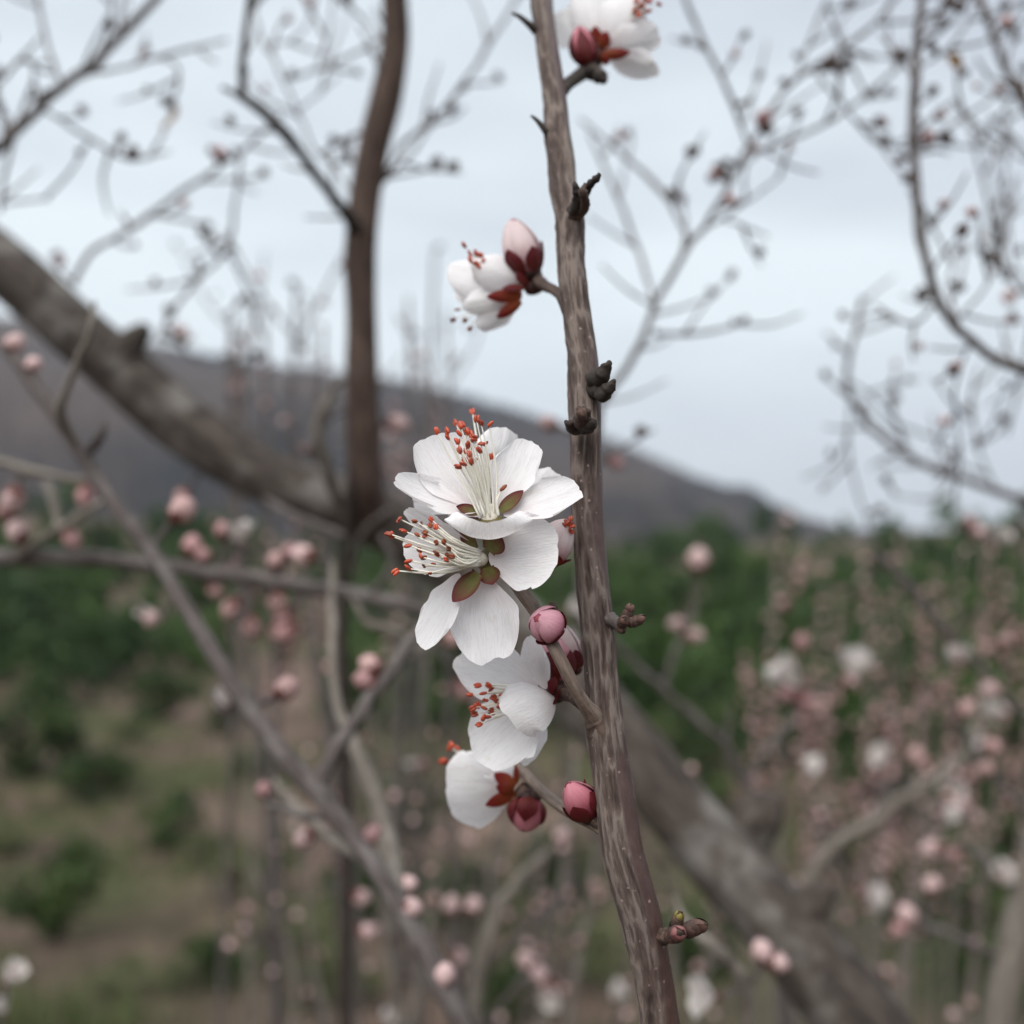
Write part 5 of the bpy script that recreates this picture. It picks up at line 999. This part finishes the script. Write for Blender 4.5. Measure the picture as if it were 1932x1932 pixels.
# budding shoots, each rooted on the slope
SH = [  # u top, v top, u bottom, v bottom, distance, kind
    (1476, 985, 1470, 1500, 1.50, 0), (1500, 1250, 1560, 1700, 1.40, 0), (1560, 1045, 1520, 1650, 1.75, 1), (1585, 1120, 1560, 1750, 1.60, 0), (1632, 1060, 1620, 1750, 1.55, 0), (1660, 1150, 1640, 1900, 1.70, 1),
    (1695, 1020, 1660, 1750, 1.60, 0), (1735, 1120, 1700, 1800, 1.75, 1), (1775, 1080, 1720, 1800, 1.65, 0), (1815, 1040, 1760, 1750, 1.80, 1), (1860, 1010, 1800, 1700, 1.60, 0), (1905, 1090, 1850, 1700, 1.7, 1), (1410, 1240, 1430, 1600, 1.75, 1), (1880, 1330, 1740, 1620, 1.25, 2),
    (1950, 1000, 1920, 1700, 1.6, 0), (1680, 1330, 1650, 1700, 1.3, 1), (1540, 1330, 1580, 1640, 1.6, 0),
    (442, 668, 470, 1250, 1.7, 1), (812, 720, 800, 1300, 1.6, 1), (745, 770, 735, 1300, 1.5, 0), (535, 1070, 520, 1500, 1.3, 0), (580, 560, 640, 1150, 1.8, 3), (1060, 1330, 1070, 1900, 1.2, 3), (905, 1620, 895, 2000, 1.3, 3), (1010, 1560, 980, 2000, 1.5, 3), (820, 1480, 800, 2000, 1.6, 3), (1180, 1640, 1150, 2000, 1.4, 3)] + [(440 + 0, 600, 480, 1300, 1.1, 4), (500, 590, 520, 1300, 1.2, 4), (560, 540, 610, 1300, 1.0, 4), (470, 560, 440, 1300, 1.3, 4), (610, 620, 640, 1300, 1.1, 4), (820, 470, 790, 1300, 1.2, 4), (770, 560, 760, 1300, 1.1, 4), (840, 580, 850, 1300, 1.3, 4),
    (700, 1330, 760, 2000, .8, 5), (820, 1400, 760, 2000, .9, 5), (960, 1450, 880, 2000, 1.0, 5), (1090, 1380, 1010, 2000, .9, 5), (1150, 1500, 1060, 2000, .8, 5), (560, 1560, 620, 2000, 1.0, 5), (480, 1640, 560, 2000, .9, 5), (1000, 1280, 1040, 2000, 1.1, 5), (1270, 1560, 1250, 2000, .9, 5), (1360, 1650, 1300, 2000, 1.0, 5), (1560, 1500, 1700, 2000, .9, 5), (1760, 1460, 1640, 2000, 1.0, 5), (1850, 1560, 1800, 2000, .9, 5)]
LAB = ['tall pink budded shoot standing apart beside the dark wood', 'short budded shoot just under the white blossom pair of the shoots', None, None, 'budded shoot right behind the second white blossom among the shoots', None, None, None, None, None, None, None,
       'short slim shoot standing alone between thick limb and budding shoots', 'arching shoot strung with pale pink blossoms above the leaning trunk', 'budded shoot at the outer edge beside the leaning trunk top', 'short budded shoot below the bowed grey branch', 'short budded shoot beside the tall one standing apart',
       'slim budded shoot reaching the sky between thick limb and upright branch', 'slim budded shoot reaching the ridge left of the open blossoms', 'pink budded shoot just right of the upright branch', 'pink budded shoot crossing behind the level grey branch', 'thin bare shoot reaching the sky beside the upright branch',
       'thin shoot between front stem and lowest blossom', 'thin bare shoot beside the pale leaning sucker', None, 'thin shoot right of the thin dark upright sucker', 'thin shoot between front stem foot and thick limb'] + [None] * 21
lab = {0: 'upright shoot crowded with pink buds in the thicket before the wood', 1: 'slim upright shoot with dusky buds in the thicket before the wood', 3: 'thin bare shoot under the lowest blossom and its dark red bud', 4: 'hair thin bare shoot rising into the sky beside the upright branch', 5: 'thin pale leaning shoot low in the blurred undergrowth'}
for si, (u0, v0, u1, v1, d, k) in enumerate(SH):
    a = P(u0, v0, d); b = P(u1, v1, d * 1.02); gx_, gy_ = b[0] + (b[0] - a[0]) * 0.4, b[1] + 0.03; zz = gz(gx_, gy_)
    t = empty('budding_shoot', (gx_, gy_, zz), LAB[si] or lab[k], 'shoot', {0: 'crowded pink shoots', 1: 'slim dusky shoots', 2: 'arching blossom shoot', 3: 'thin bare shoots', 4: 'hair thin sky shoots', 5: 'pale undergrowth shoots'}[k])
    r0 = 0.0018 if k >= 3 else 0.0024
    pp = [('w', gx_, gy_, zz - 0.05, 0.006), ('w', (gx_ + b[0]) / 2 + rng.uniform(-.02, .02), (gy_ + b[1]) / 2, (zz + b[2]) / 2, 0.005), ('w', *b, 0.0042), ('w', *(a * 0.5 + b * 0.5 + Vector((rng.uniform(-.015, .015), 0, 0))), 0.0034), ('w', *a, r0)]
    branch(t, 'stem', pp, 'grey' if k in (3, 4) else 'pale', n=7, sub=5, jit=0.3)
    seg = [('w', *b, 0.0042), pp[3], pp[4]]
    if k >= 3:
        dress(t, seg, 0.05, ['mauve', 'brown', 'brown'], 0.007)
        for q in range(5 if k == 5 else 3):
            f_ = rng.uniform(0.05, 0.9); s0 = a * f_ + b * (1 - f_); e_ = s0 + Vector((rng.uniform(-.09, .09), rng.uniform(-.04, .04), rng.uniform(.05, .14)))
            tube_obj('twig', [(*s0, 0.0017), (*(s0 * .5 + e_ * .5 + Vector((rng.uniform(-.01, .01), 0, -.008))), 0.0014), (*e_, 0.0009)], M['grey'], t, n=6, sub=3)
            dress(t, [('w', *s0, .0017), ('w', *e_, .0009)], 0.035, ['mauve', 'brown', 'pink'], 0.007)
    elif k == 2: dress(t, seg, 0.011, ['pink', 'pink', 'white', 'mauve'], 0.0125)
    else: dress(t, seg, 0.0115 if k == 0 else 0.015, ['mauve', 'mauve', 'mauve', 'mauve', 'rose', 'pink', 'brown'], 0.0095)
    if k in (0, 1):
        for q in range(3):      # side spurs
            f_ = rng.uniform(0.1, 0.75); s0 = a * f_ + b * (1 - f_); e_ = s0 + Vector((rng.uniform(-.05, .05), rng.uniform(-.03, .03), rng.uniform(.04, .10)))
            tube_obj('twig', [(*s0, 0.002), (*(s0 * .5 + e_ * .5 + Vector((0, 0, -.006))), 0.0017), (*e_, 0.0012)], M['brown'], t, n=6, sub=3)
            dress(t, [('w', *s0, .002), ('w', *e_, .0012)], 0.012, ['mauve', 'rose', 'mauve'], 0.010)

# ------------------------------------------------------------------ single buds and blossoms seen on the background branches
for (u, v, k, s) in [
    (25, 940, 'pink', .0125), (14, 968, 'rose', .0105), (35, 1010, 'pink', .0115), (160, 932, 'rose', .0095), (132, 1014, 'rose', .0095), (26, 650, 'pink', .0085), (60, 690, 'pink', .007), (5, 485, 'white', .010),
    (452, 1015, 'white', .0115), (420, 1003, 'rose', .0085), (342, 965, 'mauve', .011), (345, 935, 'mauve', .010), (362, 1032, 'rose', .011), (385, 1050, 'rose', .0085), (575, 1048, 'pink', .011), (545, 1045, 'rose', .0095), (520, 1060, 'mauve', .009), (405, 1112, 'mauve', .0095), (438, 1145, 'mauve', .010), (476, 1180, 'mauve', .011),
    (524, 1135, 'mauve', .011), (538, 1165, 'rose', .010), (530, 1190, 'mauve', .012), (545, 1185, 'rose', .010), (285, 1168, 'pink', .0095), (272, 1162, 'white', .006), (695, 1285, 'rose', .0085), (700, 1255, 'mauve', .009), (432, 1328, 'white', .0085), (540, 1300, 'mauve', .010), (498, 1492, 'rose', .0075), (582, 1577, 'pink', .0085), (560, 1560, 'white', .006), (712, 1572, 'rose', .0085),
    (681, 1692, 'pink', .0105), (690, 1757, 'pink', .0105), (768, 1668, 'pink', .007), (775, 1712, 'pink', .0075), (852, 1712, 'pink', .012), (890, 1710, 'pink', .012), (866, 1805, 'pink', .0115), (838, 1842, 'pink', .008), (995, 1815, 'pink', .0130), (1017, 1838, 'pink', .0125), (1048, 1870, 'white', .015), (1035, 1860, 'pink', .011), (1058, 1578, 'pink', .0115), (1064, 1600, 'pink', .0115),
    (14, 1848, 'white', .012), (8, 1905, 'white', .009), (850, 1205, 'mauve', .0105), (800, 1440, 'pink', .013), (775, 1448, 'white', .010), (870, 1300, 'mauve', .011), (1075, 1150, 'white', .0095), (1085, 1215, 'white', .010), (1160, 872, 'rose', .0085), (1038, 800, 'mauve', .010), (745, 800, 'pink', .012),
    (1318, 1060, 'pink', .019), (1280, 1178, 'pink', .0135), (1305, 1200, 'pink', .0135), (1502, 1292, 'white', .026), (1490, 1310, 'rose', .014), (1515, 1325, 'rose', .013), (1612, 1268, 'white', .020), (1600, 1285, 'pink', .014), (1516, 1440, 'white', .015), (1512, 1215, 'rose', .013),
    (1812, 1245, 'white', .013), (1873, 1300, 'pink', .0135), (1895, 1210, 'mauve', .012), (1820, 1340, 'mauve', .013), (1860, 1345, 'white', .014), (1855, 1395, 'white', .014), (1870, 1410, 'mauve', .012), (1862, 1450, 'mauve', .012), (1785, 1530, 'white', .014), (1815, 1520, 'pink', .016), (1845, 1545, 'pink', .013), (1668, 1427, 'white', .016), (1730, 1430, 'mauve', .018), (1760, 1600, 'pink', .015), (1800, 1610, 'mauve', .014),
    (1640, 1688, 'white', .019), (1620, 1680, 'pink', .014), (1757, 1672, 'pink', .0135), (1890, 1660, 'white', .015), (1714, 1728, 'pink', .0145), (1700, 1750, 'rose', .011), (1496, 1697, 'pink', .0115), (1485, 1770, 'pink', .010), (1440, 1800, 'pink', .0095), (1464, 1816, 'pink', .009), (1670, 1832, 'pink', .011), (1690, 1850, 'rose', .010), (1800, 1915, 'pink', .012), (1318, 1898, 'pink', .011), (1340, 1880, 'white', .012), (1158, 1880, 'white', .017), (1185, 1915, 'pink', .012), (725, 1925, 'white', .012),
    (1905, 560, 'mauve', .009), (1885, 1020, 'white', .012), (1845, 1005, 'pink', .012), (1830, 985, 'rose', .010),
    (317, 216, 'ochre', .016), (437, 1737, 'yellow', .012), (1860, 440, 'ochre', .012), (1800, 115, 'ochre', .009),
    # dry bud scales and knobs on the sky twigs
    (418, 292, 'rose', .0085), (400, 285, 'brown', .008), (430, 300, 'brown', .007), (445, 285, 'brown', .007), (250, 290, 'brown', .012), (228, 262, 'brown', .008), (322, 588, 'brown', .011), (338, 625, 'pink', .010), (350, 645, 'white', .008), (392, 424, 'brown', .008), (376, 500, 'brown', .008), (405, 470, 'brown', .008), (440, 470, 'brown', .007),
    (1440, 225, 'rose', .010), (1445, 245, 'brown', .009), (1360, 320, 'brown', .010), (1345, 335, 'brown', .009), (1372, 305, 'brown', .007), (1415, 190, 'brown', .006), (1350, 330, 'rose', .006), (1480, 155, 'brown', .007), (1505, 105, 'brown', .006), (1325, 88, 'brown', .006), (1725, 268, 'brown', .008), (1750, 265, 'rose', .007), (1700, 105, 'brown', .008), (1760, 90, 'brown', .007), (1712, 335, 'brown', .007), (1385, 610, 'brown', .006), (1405, 605, 'brown', .006), (1296, 628, 'brown', .006), (1240, 630, 'brown', .006),
    (1685, 752, 'brown', .012), (1672, 905, 'brown', .011), (1660, 960, 'brown', .010), (1808, 540, 'brown', .008), (1900, 520, 'brown', .010), (1870, 490, 'brown', .010), (1880, 445, 'brown', .009), (1830, 765, 'brown', .010), (1895, 790, 'brown', .009), (655, 268, 'brown', .009), (630, 265, 'brown', .008), (550, 140, 'brown', .008), (700, 240, 'brown', .008), (872, 165, 'brown', .008), (815, 215, 'brown', .006)]:
    auto(u, v, k, s * {'brown': 0.5, 'white': 0.78}.get(k, 0.74))

# ------------------------------------------------------------------ thin air haze over the valley
def haze_box():
    x0, x1, y0, y1, z0, z1 = -3600, 3600, -3600, 3600, -75, 330
    V = [(x, y, z) for z in (z0, z1) for y in (y0, y1) for x in (x0, x1)]
    F = [(0, 2, 3, 1), (4, 5, 7, 6), (0, 1, 5, 4), (2, 6, 7, 3), (0, 4, 6, 2), (1, 3, 7, 5)]
    m, ns, ls, out = mat('valley_haze'); v = ns.new('ShaderNodeVolumePrincipled')
    v.inputs['Color'].default_value = (0.86, 0.90, 1.0, 1); v.inputs['Density'].default_value = 0.00022; v.inputs['Anisotropy'].default_value = 0.2
    ls.new(v.outputs['Volume'], out.inputs['Volume'])
    o = obj('haze', V, F, m, org=(0, 0, 0), sm=False); o['kind'] = 'stuff'; o['label'] = 'thin bluish haze in the valley air'; o['category'] = 'haze'
haze_box()
